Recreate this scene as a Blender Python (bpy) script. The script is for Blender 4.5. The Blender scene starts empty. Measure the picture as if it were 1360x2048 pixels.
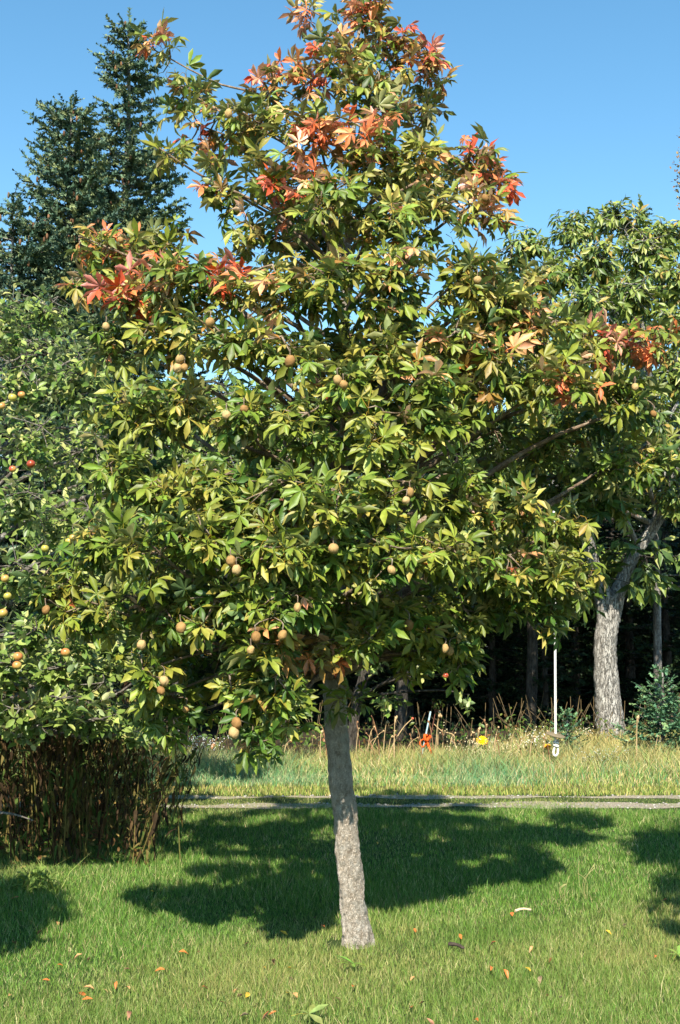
import bpy, math, random
import numpy as np
from mathutils import Matrix, Vector

random.seed(7)
rng = np.random.default_rng(7)
sc = bpy.context.scene
col0 = sc.collection

# ------------------------------------------------------------------ camera, sky, sun
FPX, CX, CY, EYE, PITCH = 2430.0, 680.0, 1024.0, 1.6, math.radians(4.6)
cam_d = bpy.data.cameras.new('camera')
cam = bpy.data.objects.new('camera', cam_d); col0.objects.link(cam)
cam.location = (0, 0, EYE); cam.rotation_euler = (math.radians(90) + PITCH, 0, 0)
cam_d.sensor_fit = 'VERTICAL'; cam_d.sensor_height = 24.0; cam_d.lens = 24.0 * FPX / 2048.0
cam_d.clip_end = 2000
sc.camera = cam

SUN_EL, SUN_AZ = math.radians(44), math.radians(4)      # az: how far the shadows swing to +X
wd = bpy.data.worlds.new('World'); sc.world = wd; wd.use_nodes = True
nt = wd.node_tree; nt.nodes.clear()
sky = nt.nodes.new('ShaderNodeTexSky'); sky.sky_type = 'NISHITA'; sky.sun_disc = False
sky.sun_elevation = SUN_EL; sky.sun_rotation = math.pi + SUN_AZ
sky.air_density = 1.0; sky.dust_density = 0.0; sky.ozone_density = 0.6
bg = nt.nodes.new('ShaderNodeBackground'); bg.inputs[1].default_value = 0.094
wo = nt.nodes.new('ShaderNodeOutputWorld')
hsv = nt.nodes.new('ShaderNodeHueSaturation'); hsv.inputs['Hue'].default_value = 0.487; hsv.inputs['Saturation'].default_value = 1.25; hsv.inputs['Value'].default_value = 1.15
nt.links.new(sky.outputs[0], hsv.inputs['Color']); nt.links.new(hsv.outputs[0], bg.inputs[0]); nt.links.new(bg.outputs[0], wo.inputs[0])

sun_d = bpy.data.lights.new('sun', 'SUN'); sun_d.energy = 5.0; sun_d.angle = math.radians(0.53)
sun_d.color = (1.0, 0.93, 0.80)
sun = bpy.data.objects.new('sun', sun_d); col0.objects.link(sun)
SUNV = Vector((-math.sin(SUN_AZ) * math.cos(SUN_EL), -math.cos(SUN_AZ) * math.cos(SUN_EL), math.sin(SUN_EL)))
sun.rotation_euler = SUNV.to_track_quat('Z', 'Y').to_euler(); sun.location = (-4, -8, 10)
sc.view_settings.view_transform = 'Standard'; sc.view_settings.look = 'None'
sc.view_settings.exposure = 1.06; sc.view_settings.gamma = 1.0
sc.view_settings.use_curve_mapping = False
sc.cycles.use_denoising = True
sc.cycles.max_bounces = 8; sc.cycles.transmission_bounces = 6; sc.cycles.transparent_max_bounces = 8

# ------------------------------------------------------------------ helpers
CP, SP = math.cos(PITCH), math.sin(PITCH)
def at(x, y, Y):
    """world point on the plane world-Y = Y seen at photo pixel x, y"""
    u, v = (x - CX) / FPX, -(y - CY) / FPX
    dx, dy, dz = u, CP - v * SP, SP + v * CP
    t = Y / dy
    return np.array((dx * t, Y, EYE + dz * t))
def ground(x, y):
    u, v = (x - CX) / FPX, -(y - CY) / FPX
    dx, dy, dz = u, CP - v * SP, SP + v * CP
    t = -EYE / dz
    return np.array((dx * t, dy * t, 0.0))
def project(P):
    P = np.atleast_2d(P); dy = P[:, 1]; dz = P[:, 2] - EYE
    f = dy * CP + dz * SP; v = -dy * SP + dz * CP
    return CX + FPX * P[:, 0] / f, CY - FPX * v / f, f
def ppm(Y): return FPX / Y
def lin(c):
    c = np.asarray(c, float) / 255.0
    return np.where(c <= 0.04045, c / 12.92, ((c + 0.055) / 1.055) ** 2.4)

def mesh(name, V, T, mat, col=None, luv=None, smooth=True):
    V = np.asarray(V, np.float32); T = np.asarray(T, np.int32)
    me = bpy.data.meshes.new(name)
    me.vertices.add(len(V)); me.vertices.foreach_set('co', V.ravel())
    n = len(T); me.loops.add(n * 3); me.polygons.add(n)
    me.loops.foreach_set('vertex_index', T.ravel())
    me.polygons.foreach_set('loop_start', np.arange(n, dtype=np.int32) * 3)
    if smooth: me.polygons.foreach_set('use_smooth', np.ones(n, bool))
    if col is not None:
        a = me.attributes.new('col', 'FLOAT_COLOR', 'POINT')
        c = np.ones((len(V), 4), np.float32); c[:, :3] = col
        a.data.foreach_set('color', c.ravel())
    if luv is not None:
        a = me.attributes.new('luv', 'FLOAT_VECTOR', 'POINT')
        a.data.foreach_set('vector', np.asarray(luv, np.float32).ravel())
    me.update(calc_edges=True); me.validate()
    me.materials.append(mat)
    return me
def obj(name, me, parent=None, **props):
    o = bpy.data.objects.new(name, me); col0.objects.link(o)
    if parent is not None:
        o.parent = parent; o.matrix_parent_inverse = Matrix.Translation(-parent.location)
    for k, v in props.items(): o[k] = v
    return o
def subpart(name, me, part, root):
    o = bpy.data.objects.new(name, me); col0.objects.link(o); o.parent = part
    o.matrix_parent_inverse = (Matrix.Translation(root.location) @ part.matrix_basis).inverted(); return o
def thing(name, loc, label, category, group=None):
    o = bpy.data.objects.new(name, None); col0.objects.link(o)
    o.location = Vector([float(q) for q in loc]); o.empty_display_size = 0.1
    o['label'] = label; o['category'] = category
    if group: o['group'] = group
    return o
def copy_tree(o, parent=None):
    c = o.copy(); col0.objects.link(c)
    if parent is not None:
        c.parent = parent; c.matrix_parent_inverse = o.matrix_parent_inverse.copy()
    for ch in list(o.children): copy_tree(ch, c)
    return c

class MB:
    def __init__(s): s.V = []; s.T = []; s.C = []; s.U = []; s.n = 0
    def add(s, V, T, col=None, luv=None):
        V = np.asarray(V, float); T = np.asarray(T, int)
        s.V.append(V); s.T.append(T + s.n); s.n += len(V)
        s.C.append(np.broadcast_to(np.asarray(col if col is not None else (1, 1, 1), float), (len(V), 3)))
        s.U.append(np.zeros((len(V), 3)) if luv is None else luv)
    def arrays(s):
        return np.concatenate(s.V), np.concatenate(s.T), np.concatenate(s.C), np.concatenate(s.U)
    def mesh(s, name, mat, smooth=True):
        V, T, C, U = s.arrays(); return mesh(name, V, T, mat, C, U, smooth)

def norm(a): return a / np.maximum(np.linalg.norm(a, axis=-1, keepdims=True), 1e-9)
def tube(pts, rad, n=6, wob=0.0):
    """tapering tube through pts; returns verts, tris"""
    pts = np.asarray(pts, float); rad = np.broadcast_to(np.asarray(rad, float), (len(pts),))
    tan = norm(np.gradient(pts, axis=0))
    ref = np.array((0.31, 0.95, 0.05)) if abs(tan[0][2]) > 0.6 else np.array((0.0, 0.05, 1.0))
    A = norm(np.cross(tan, ref)); B = np.cross(tan, A)
    th = np.arange(n) * 2 * math.pi / n
    ring = np.cos(th)[None, :, None] * A[:, None, :] + np.sin(th)[None, :, None] * B[:, None, :]
    r = rad[:, None] * np.ones(n)[None, :]
    if wob: r = r * (1 + wob * rng.standard_normal(r.shape))
    V = (pts[:, None, :] + ring * r[:, :, None]).reshape(-1, 3)
    i = np.arange(len(pts) - 1)[:, None] * n; j = np.arange(n)[None, :]; k = (j + 1) % n
    a, b, c, d = i + j, i + k, i + n + k, i + n + j
    T = np.concatenate([np.stack([a, b, c], -1).reshape(-1, 3), np.stack([a, c, d], -1).reshape(-1, 3)])
    m = (len(pts) - 1) * n
    cap = np.array([(m, m + q, m + q + 1) for q in range(1, n - 1)])
    return V, np.concatenate([T, cap]) if n > 2 else T
def spline(ctrl, n):
    """smooth curve (Catmull-Rom) through control rows (any number of columns)"""
    c = np.asarray(ctrl, float); c = np.vstack([2 * c[0] - c[1], c, 2 * c[-1] - c[-2]])
    m = len(c) - 3; t = np.linspace(0, m - 1e-6, n); i = t.astype(int); f = (t - i)[:, None]
    p0, p1, p2, p3 = c[i], c[i + 1], c[i + 2], c[i + 3]
    return 0.5 * (2 * p1 + (p2 - p0) * f + (2 * p0 - 5 * p1 + 4 * p2 - p3) * f ** 2 + (3 * p1 - p0 - 3 * p2 + p3) * f ** 3)
def blob(c, r, n=8, m=6, rough=0.0, seed=0):
    """uv-sphere with lumps"""
    g = np.random.default_rng(seed)
    V = [(0, 0, -1)]; T = []
    for i in range(1, m):
        ph = -math.pi / 2 + math.pi * i / m
        for j in range(n):
            a = 2 * math.pi * j / n; V.append((math.cos(ph) * math.cos(a), math.cos(ph) * math.sin(a), math.sin(ph)))
    V.append((0, 0, 1)); V = np.array(V)
    if rough: V = V * (1 + rough * g.standard_normal(len(V)))[:, None]
    for j in range(n):
        T.append((0, 1 + (j + 1) % n, 1 + j)); T.append((len(V) - 1, len(V) - 1 - n + j, len(V) - 1 - n + (j + 1) % n))
    for i in range(m - 2):
        for j in range(n):
            a = 1 + i * n + j; b = 1 + i * n + (j + 1) % n; T += [(a, b, b + n), (a, b + n, a + n)]
    return V * np.asarray(r, float) + np.asarray(c, float), np.array(T)

# leaf blades lie along +X, upper side +Z
def blade(L, W, prof, fold=0.25, curl=0.25, side=0.0, wav=0.0, col=1.0):
    """prof: list of (t, half-width factor); returns V,T,U"""
    V = []; U = []; T = []
    for t, w in prof:
        x = L * t; z = -curl * L * t * t; y0 = side * L * t * t
        hw = W * 0.5 * w; zz = fold * hw + wav * hw * math.sin(t * 17)
        for s in (-1, 0, 1):
            V.append((x - (0.10 * hw if s else 0), y0 + s * hw, z + (zz if s else 0))); U.append((s * w, t, 0))
    for i in range(len(prof) - 1):
        a = 3 * i
        T += [(a, a + 3, a + 4), (a, a + 4, a + 1), (a + 1, a + 4, a + 5), (a + 1, a + 5, a + 2)]
    return np.array(V), np.array(T), np.array(U, float)
def rotz(a): c, s = math.cos(a), math.sin(a); return np.array(((c, -s, 0), (s, c, 0), (0, 0, 1)))
def roty(a): c, s = math.cos(a), math.sin(a); return np.array(((c, 0, s), (0, 1, 0), (-s, 0, c)))
def rotx(a): c, s = math.cos(a), math.sin(a); return np.array(((1, 0, 0), (0, c, -s), (0, s, c)))

def inst(temps, choice, M, P, cols):
    """bake copies of template leaves: M (N,3,3) columns = axes*scale, P (N,3), cols (N,3)"""
    Vs, Ts, Cs, Us = [], [], [], []; off = 0
    for t, (tv, tt, tc, tu) in enumerate(temps):
        ix = np.where(choice == t)[0]
        if not len(ix): continue
        V = np.einsum('nij,vj->nvi', M[ix], tv) + P[ix][:, None, :]
        nv = len(tv)
        Vs.append(V.reshape(-1, 3))
        Ts.append((tt[None] + (np.arange(len(ix)) * nv)[:, None, None]).reshape(-1, 3) + off)
        Cs.append((cols[ix][:, None, :] * tc[None]).reshape(-1, 3)); Us.append(np.tile(tu, (len(ix), 1)))
        off += len(ix) * nv
    return np.concatenate(Vs), np.concatenate(Ts), np.concatenate(Cs), np.concatenate(Us)
def frames(X, Zh, scale):
    X = norm(X); Y = norm(np.cross(Zh, X)); Z = np.cross(X, Y)
    return np.stack([X, Y, Z], -1) * np.asarray(scale)[:, None, None]

# ------------------------------------------------------------------ materials
def newmat(name):
    m = bpy.data.materials.new(name); m.use_nodes = True
    n = m.node_tree; n.nodes.clear(); return m, n, n.nodes.new('ShaderNodeOutputMaterial')
def N(n, kind, **kw):
    o = n.nodes.new(kind)
    for k, v in kw.items():
        if k.startswith('i_'):
            o.inputs[k[2:]].default_value = v
        else: setattr(o, k, v)
    return o
def leaf_material(name, rough=0.5, transl=0.3, veins=0.0, spec=0.35, under=None):
    m, n, out = newmat(name); L = n.links.new
    at_ = N(n, 'ShaderNodeAttribute', attribute_name='col')
    tex = N(n, 'ShaderNodeTexNoise'); tex.inputs['Scale'].default_value = 35.0; tex.inputs['Detail'].default_value = 3
    geo = N(n, 'ShaderNodeNewGeometry'); L(geo.outputs['Position'], tex.inputs['Vector'])
    mp = N(n, 'ShaderNodeMapRange'); mp.inputs[3].default_value = 0.78; mp.inputs[4].default_value = 1.22
    mp.inputs[1].default_value = 0.3; mp.inputs[2].default_value = 0.7
    L(tex.outputs[0], mp.inputs[0])
    mul = N(n, 'ShaderNodeMixRGB', blend_type='MULTIPLY'); mul.inputs[0].default_value = 1.0
    L(at_.outputs['Color'], mul.inputs[1]); L(mp.outputs[0], mul.inputs[2])
    c = mul.outputs[0]
    if under is not None:                                   # paler underside of the blade
        mx = N(n, 'ShaderNodeMixRGB'); L(geo.outputs['Backfacing'], mx.inputs[0])
        hs = N(n, 'ShaderNodeHueSaturation'); hs.inputs['Saturation'].default_value = under[0]; hs.inputs['Value'].default_value = under[1]
        L(c, hs.inputs['Color']); L(c, mx.inputs[1]); L(hs.outputs[0], mx.inputs[2]); c = mx.outputs[0]
    p = N(n, 'ShaderNodeBsdfPrincipled'); p.inputs['Roughness'].default_value = rough
    p.inputs['Specular IOR Level'].default_value = spec
    L(c, p.inputs['Base Color'])
    if veins:
        uv = N(n, 'ShaderNodeAttribute', attribute_name='luv')
        sep = N(n, 'ShaderNodeSeparateXYZ'); L(uv.outputs['Vector'], sep.inputs[0])
        ab = N(n, 'ShaderNodeMath', operation='ABSOLUTE'); L(sep.outputs[0], ab.inputs[0])
        m1 = N(n, 'ShaderNodeMath', operation='MULTIPLY'); m1.inputs[1].default_value = 0.10; L(ab.outputs[0], m1.inputs[0])
        sb = N(n, 'ShaderNodeMath', operation='SUBTRACT'); L(sep.outputs[1], sb.inputs[0]); L(m1.outputs[0], sb.inputs[1])
        m2 = N(n, 'ShaderNodeMath', operation='MULTIPLY'); m2.inputs[1].default_value = 120.0; L(sb.outputs[0], m2.inputs[0])
        sn = N(n, 'ShaderNodeMath', operation='SINE'); L(m2.outputs[0], sn.inputs[0])
        bp = N(n, 'ShaderNodeBump'); bp.inputs['Strength'].default_value = veins; bp.inputs['Distance'].default_value = 0.002
        L(sn.outputs[0], bp.inputs['Height']); L(bp.outputs[0], p.inputs['Normal'])
    tr = N(n, 'ShaderNodeBsdfTranslucent')
    hs2 = N(n, 'ShaderNodeHueSaturation'); hs2.inputs['Saturation'].default_value = 1.1; hs2.inputs['Value'].default_value = 1.15
    L(c, hs2.inputs['Color']); L(hs2.outputs[0], tr.inputs['Color'])
    mix = N(n, 'ShaderNodeMixShader'); mix.inputs[0].default_value = transl
    L(p.outputs[0], mix.inputs[1]); L(tr.outputs[0], mix.inputs[2]); L(mix.outputs[0], out.inputs[0])
    return m
def bark_material(name, c1, c2, c3, scale=18.0, stretch=0.25, bump=0.6, dist=0.02, lichen=0.0):
    m, n, out = newmat(name); L = n.links.new
    geo = N(n, 'ShaderNodeTexCoord'); mp = N(n, 'ShaderNodeMapping'); mp.inputs['Scale'].default_value = (1, 1, stretch)
    L(geo.outputs['Object'], mp.inputs[0])
    a = N(n, 'ShaderNodeTexNoise'); a.inputs['Scale'].default_value = scale; a.inputs['Detail'].default_value = 9; a.inputs['Roughness'].default_value = 0.68
    L(mp.outputs[0], a.inputs['Vector'])
    v = N(n, 'ShaderNodeTexVoronoi', feature='DISTANCE_TO_EDGE'); v.inputs['Scale'].default_value = scale * 2.2
    wv = N(n, 'ShaderNodeMixRGB'); wv.inputs[0].default_value = 0.12; L(mp.outputs[0], wv.inputs[1]); L(a.outputs['Color'], wv.inputs[2])
    L(wv.outputs[0], v.inputs['Vector'])
    r = N(n, 'ShaderNodeValToRGB'); r.color_ramp.elements[0].position = 0.34; r.color_ramp.elements[1].position = 0.66
    r.color_ramp.elements[0].color = (*c1, 1); r.color_ramp.elements[1].color = (*c3, 1)
    e = r.color_ramp.elements.new(0.5); e.color = (*c2, 1)
    L(a.outputs[0], r.inputs[0])
    cr = N(n, 'ShaderNodeMapRange'); cr.inputs[1].default_value = 0.0; cr.inputs[2].default_value = 0.10; cr.inputs[3].default_value = 0.4; cr.inputs[4].default_value = 1.0
    L(v.outputs[0], cr.inputs[0])
    mu = N(n, 'ShaderNodeMixRGB', blend_type='MULTIPLY'); mu.inputs[0].default_value = 1.0; L(r.outputs[0], mu.inputs[1]); L(cr.outputs[0], mu.inputs[2])
    c = mu.outputs[0]
    if lichen:
        b = N(n, 'ShaderNodeTexNoise'); b.inputs['Scale'].default_value = 9.0; b.inputs['Detail'].default_value = 6; b.inputs['Roughness'].default_value = 0.7
        L(geo.outputs['Object'], b.inputs['Vector'])
        k = N(n, 'ShaderNodeMapRange'); k.inputs[1].default_value = 0.55; k.inputs[2].default_value = 0.66; k.inputs[4].default_value = lichen; L(b.outputs[0], k.inputs[0])
        mx = N(n, 'ShaderNodeMixRGB'); mx.inputs[2].default_value = (0.52, 0.52, 0.46, 1); L(k.outputs[0], mx.inputs[0]); L(c, mx.inputs[1]); c = mx.outputs[0]
    ad = N(n, 'ShaderNodeMath', operation='ADD'); L(a.outputs[0], ad.inputs[0]); L(cr.outputs[0], ad.inputs[1])
    bp = N(n, 'ShaderNodeBump'); bp.inputs['Strength'].default_value = bump; bp.inputs['Distance'].default_value = dist; L(ad.outputs[0], bp.inputs['Height'])
    p = N(n, 'ShaderNodeBsdfPrincipled'); p.inputs['Roughness'].default_value = 0.9; p.inputs['Specular IOR Level'].default_value = 0.15
    L(c, p.inputs['Base Color']); L(bp.outputs[0], p.inputs['Normal']); L(p.outputs[0], out.inputs[0])
    return m
def noise_material(name, stops, scale=6.0, rough=0.9, bump=0.3, dist=0.02, detail=8, spec=0.2, coord='Object', fine=None):
    m, n, out = newmat(name); L = n.links.new
    g = N(n, 'ShaderNodeTexCoord'); a = N(n, 'ShaderNodeTexNoise'); a.inputs['Scale'].default_value = scale
    a.inputs['Detail'].default_value = detail; a.inputs['Roughness'].default_value = 0.65; L(g.outputs[coord], a.inputs['Vector'])
    r = N(n, 'ShaderNodeValToRGB'); el = r.color_ramp.elements
    el[0].position, el[0].color = stops[0][0], (*stops[0][1], 1); el[1].position, el[1].color = stops[-1][0], (*stops[-1][1], 1)
    for q, c in stops[1:-1]: e = el.new(q); e.color = (*c, 1)
    L(a.outputs[0], r.inputs[0])
    c = r.outputs[0]; h = a.outputs[0]
    if fine:
        b = N(n, 'ShaderNodeTexNoise'); b.inputs['Scale'].default_value = fine; b.inputs['Detail'].default_value = 5; L(g.outputs[coord], b.inputs['Vector'])
        k = N(n, 'ShaderNodeMapRange'); k.inputs[1].default_value = 0.3; k.inputs[2].default_value = 0.7; k.inputs[3].default_value = 0.55; k.inputs[4].default_value = 1.4; L(b.outputs[0], k.inputs[0])
        mu = N(n, 'ShaderNodeMixRGB', blend_type='MULTIPLY'); mu.inputs[0].default_value = 1; L(c, mu.inputs[1]); L(k.outputs[0], mu.inputs[2]); c = mu.outputs[0]; h = b.outputs[0]
    bp = N(n, 'ShaderNodeBump'); bp.inputs['Strength'].default_value = bump; bp.inputs['Distance'].default_value = dist; L(h, bp.inputs['Height'])
    p = N(n, 'ShaderNodeBsdfPrincipled'); p.inputs['Roughness'].default_value = rough; p.inputs['Specular IOR Level'].default_value = spec
    L(c, p.inputs['Base Color']); L(bp.outputs[0], p.inputs['Normal']); L(p.outputs[0], out.inputs[0]); return m
def attr_material(name, rough=0.8, spec=0.2, scale=60.0, bump=0.2):
    m, n, out = newmat(name); L = n.links.new
    at_ = N(n, 'ShaderNodeAttribute', attribute_name='col')
    g = N(n, 'ShaderNodeTexCoord'); a = N(n, 'ShaderNodeTexNoise'); a.inputs['Scale'].default_value = scale; a.inputs['Detail'].default_value = 4
    L(g.outputs['Object'], a.inputs['Vector'])
    k = N(n, 'ShaderNodeMapRange'); k.inputs[1].default_value = 0.3; k.inputs[2].default_value = 0.7; k.inputs[3].default_value = 0.72; k.inputs[4].default_value = 1.25; L(a.outputs[0], k.inputs[0])
    mu = N(n, 'ShaderNodeMixRGB', blend_type='MULTIPLY'); mu.inputs[0].default_value = 1; L(at_.outputs['Color'], mu.inputs[1]); L(k.outputs[0], mu.inputs[2])
    bp = N(n, 'ShaderNodeBump'); bp.inputs['Strength'].default_value = bump; bp.inputs['Distance'].default_value = 0.004; L(a.outputs[0], bp.inputs['Height'])
    p = N(n, 'ShaderNodeBsdfPrincipled'); p.inputs['Roughness'].default_value = rough; p.inputs['Specular IOR Level'].default_value = spec
    L(mu.outputs[0], p.inputs['Base Color']); L(bp.outputs[0], p.inputs['Normal']); L(p.outputs[0], out.inputs[0]); return m

M_leaf = leaf_material('buckeye_leaf', 0.42, 0.20, 0.16, 0.45, under=(0.75, 1.1))
M_apleaf = leaf_material('apple_leaf', 0.45, 0.18, 0.0, 0.4, under=(0.7, 1.3))
M_oakleaf = leaf_material('oak_leaf', 0.45, 0.16, 0.0, 0.45)
M_grass = leaf_material('grass_blade', 0.55, 0.18, 0.0, 0.25)
M_needle = leaf_material('needle', 0.6, 0.08, 0.0, 0.25)
M_dry = leaf_material('dry_plant', 0.8, 0.15, 0.0, 0.1)
M_bark = bark_material('buckeye_bark', (0.42, 0.34, 0.255), (0.66, 0.57, 0.46), (0.77, 0.70, 0.60), 42, 0.6, 1.0, 0.02, 0.6)
M_limb = bark_material('buckeye_limb', (0.14, 0.095, 0.065), (0.26, 0.19, 0.13), (0.38, 0.31, 0.24), 30, 0.6, 0.4, 0.01)
M_apbark = bark_material('apple_bark', (0.08, 0.065, 0.05), (0.20, 0.175, 0.145), (0.34, 0.32, 0.29), 22, 0.5, 0.6, 0.02)
M_oakbark = bark_material('oak_bark', (0.24, 0.22, 0.19), (0.38, 0.355, 0.315), (0.50, 0.475, 0.43), 18, 0.22, 1.0, 0.03, 0.4)
M_darkbark = bark_material('shaded_bark', (0.03, 0.026, 0.02), (0.07, 0.06, 0.05), (0.12, 0.11, 0.095), 16, 0.3, 0.6, 0.02)  # bark darkened to carry the wood's shade: maples, firs, second apple tree
M_conbark = bark_material('conifer_bark', (0.07, 0.06, 0.05), (0.20, 0.18, 0.16), (0.36, 0.35, 0.33), 14, 0.4, 0.6, 0.02)
M_fruit = attr_material('husk', 0.75, 0.2, 70, 0.35)
M_apple = attr_material('apple_skin', 0.3, 0.5, 25, 0.02)
M_plain = attr_material('fibre', 0.8, 0.2, 80, 0.3)

# ------------------------------------------------------------------ the ground
M_lawn = noise_material('lawn_soil', [(0.3, (0.024, 0.042, 0.010)), (0.5, (0.038, 0.062, 0.014)), (0.7, (0.075, 0.085, 0.026))], 3.0, 0.95, 0.6, 0.03, fine=90)
M_floor = noise_material('forest_floor_soil', [(0.3, (0.018, 0.014, 0.009)), (0.5, (0.035, 0.027, 0.016)), (0.7, (0.06, 0.045, 0.025))], 4.0, 0.95, 0.6, 0.04, fine=60)
M_meadow = noise_material('meadow_soil', [(0.3, (0.06, 0.07, 0.02)), (0.5, (0.10, 0.10, 0.035)), (0.7, (0.17, 0.14, 0.07))], 4.0, 0.95, 0.6, 0.04, fine=70)
M_gravel = noise_material('gravel', [(0.3, (0.22, 0.17, 0.12)), (0.5, (0.36, 0.30, 0.225)), (0.7, (0.50, 0.44, 0.35))], 60.0, 0.9, 0.8, 0.02, fine=160)
def sheet(name, xs, ylo, yhi, z, mat):
    V = []; T = []
    for i, x in enumerate(xs):
        V += [(x, ylo(x), z), (x, yhi(x), z)]
        if i: a = 2 * (i - 1); T += [(a, a + 2, a + 3), (a, a + 3, a + 1)]
    return obj(name, mesh(name, V, T, mat, smooth=False), kind='structure')
k = 400.0
obj('lawn', mesh('lawn', [(-k, -k, 0), (k, -k, 0), (k, k, 0), (-k, k, 0)], [(0, 1, 2), (0, 2, 3)], M_lawn), kind='structure')
XS = np.arange(-30, 30.1, 0.12)
def wav(x, a, f): return a * (math.sin(x * f) + 0.6 * math.sin(x * f * 2.7 + 1.3) + 0.4 * math.sin(x * f * 6.1 + 0.4))
sheet('meadow', XS, lambda x: 10.95 + wav(x, .05, 1.1), lambda x: 13.0 + wav(x, .1, .7) + 2.2 * min(1, max(0, (x - 1.2))), 0.004, M_meadow)
sheet('forest_floor', XS, lambda x: 12.85 + wav(x, .1, .7) + 2.2 * min(1, max(0, (x - 1.2))), lambda x: 60.0, 0.008, M_floor)
def near_rut(x): return 10.0 + wav(x, .045, 2.3), 10.17 + wav(x + 9, .05, 3.1) + 0.05 * min(2, max(0, x))
def far_rut(x): return 10.49 + wav(x + 3, .04, 2.9), 10.63 + wav(x + 5, .045, 2.5)
sheet('gravel_path', XS, lambda x: near_rut(x)[0], lambda x: near_rut(x)[1], 0.004, M_gravel)
sheet('gravel_path', XS, lambda x: far_rut(x)[0], lambda x: far_rut(x)[1], 0.004, M_gravel)
# loose stones on the ruts
mb = MB(); ov, ot = blob((0, 0, 0), (1, 1, 0.6), 5, 3, 0.2, 3)
for i in range(800):
    x = rng.uniform(-4.5, 5); r = near_rut(x) if rng.random() < 0.55 else far_rut(x)
    y = rng.uniform(r[0] - .03, r[1] + .03); s = rng.uniform(0.005, 0.016); g = rng.uniform(0.2, 0.42)
    mb.add((ov * s * np.array((1, rng.uniform(.7, 1.2), 1))) @ rotz(rng.uniform(0, 6)).T + (x, y, 0.006), ot, np.array((1, .92, .82)) * g)
o = obj('gravel_stones', mb.mesh('gravel_stones', M_plain), kind='stuff', label='pale loose gravel lying in the wheel ruts of the track', category='gravel')

# ------------------------------------------------------------------ grass
def vnoise(x, y, s, seed=0):
    g = np.random.default_rng(seed); r = 0
    for i in range(6):
        a = g.uniform(0, 6.28); f = s * g.uniform(.6, 1.9); r = r + np.sin((x * math.cos(a) + y * math.sin(a)) * f + g.uniform(0, 6.28))
    return r / 6 ** .5
def vnoise3(P, seed=0):
    g = np.random.default_rng(seed); tab = g.random(4096); i = np.floor(P).astype(int); f = P - i; f = f * f * (3 - 2 * f); r = 0
    for dx in (0, 1):
        for dy in (0, 1):
            for dz in (0, 1):
                h = ((i[:, 0] + dx) * 73 + (i[:, 1] + dy) * 1931 + (i[:, 2] + dz) * 419 + ((i[:, 0] + dx) * (i[:, 2] + dz) * 7)) % 4096
                r = r + tab[h] * (f[:, 0] if dx else 1 - f[:, 0]) * (f[:, 1] if dy else 1 - f[:, 1]) * (f[:, 2] if dz else 1 - f[:, 2])
    return r
def relief(V, ctr, amp, sc):
    a = np.abs(vnoise3(V * sc * np.array((1, 1, .55)), 1) - .5) * 2; b = vnoise3(V * sc * 2.6 * np.array((1, 1, .7)), 2) - .5; c = vnoise3(V * sc * .35, 3) - .5
    return ctr + (V - ctr) * (1 + amp * (np.minimum(a * 2.2, 1) - .6 + .9 * b + 1.2 * c))[:, None]
def grass_mesh(name, x, y, h, w, col, lean=0.55, z0=0.0, mat=M_grass):
    n = len(x); yaw = rng.uniform(0, 6.283, n); ln = lean * h * rng.uniform(.15, 1.2, n); la = rng.uniform(0, 6.283, n)
    ax = np.stack([np.cos(yaw), np.sin(yaw), 0 * x], -1) * (w / 2)[:, None]
    ld = np.stack([np.cos(la), np.sin(la), 0 * x], -1) * ln[:, None]
    B = np.stack([x, y, 0 * x + z0 - 0.004], -1); up = np.stack([0 * x, 0 * x, h], -1)
    M_ = B + up * .55 + ld * .28; Tp = B + up * .96 + ld
    V = np.stack([B - ax, B + ax, M_ - ax * .8, M_ + ax * .8, Tp], 1).reshape(-1, 3)
    t = np.array(((0, 1, 3), (0, 3, 2), (2, 3, 4))); T = (t[None] + (np.arange(n) * 5)[:, None, None]).reshape(-1, 3)
    return mesh(name, V, T, mat, np.repeat(col, 5, 0))
def sliver_mesh(name, x, y, h, w, col, lean=.6):
    n = len(x); yaw = rng.uniform(0, 6.283, n); la = rng.uniform(0, 6.283, n); ln = lean * h * rng.uniform(.1, 1.2, n)
    ax = np.stack([np.cos(yaw), np.sin(yaw), 0 * x], -1) * (w / 2)[:, None]; B = np.stack([x, y, 0 * x - .003], -1)
    V = np.stack([B - ax, B + ax, B + np.stack([np.cos(la) * ln, np.sin(la) * ln, h], -1)], 1).reshape(-1, 3)
    return V, np.arange(3 * n).reshape(-1, 3), np.repeat(col, 3, 0)
def palette_mix(n, cols, wts, jit=0.15):
    cols = np.array([lin(c) for c in cols]); ix = rng.choice(len(cols), n, p=np.array(wts) / sum(wts))
    c = cols[ix] * (1 + jit * rng.standard_normal((n, 1))) * (1 + 0.06 * rng.standard_normal((n, 3)))
    return np.clip(c, 0.002, 0.9)

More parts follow.
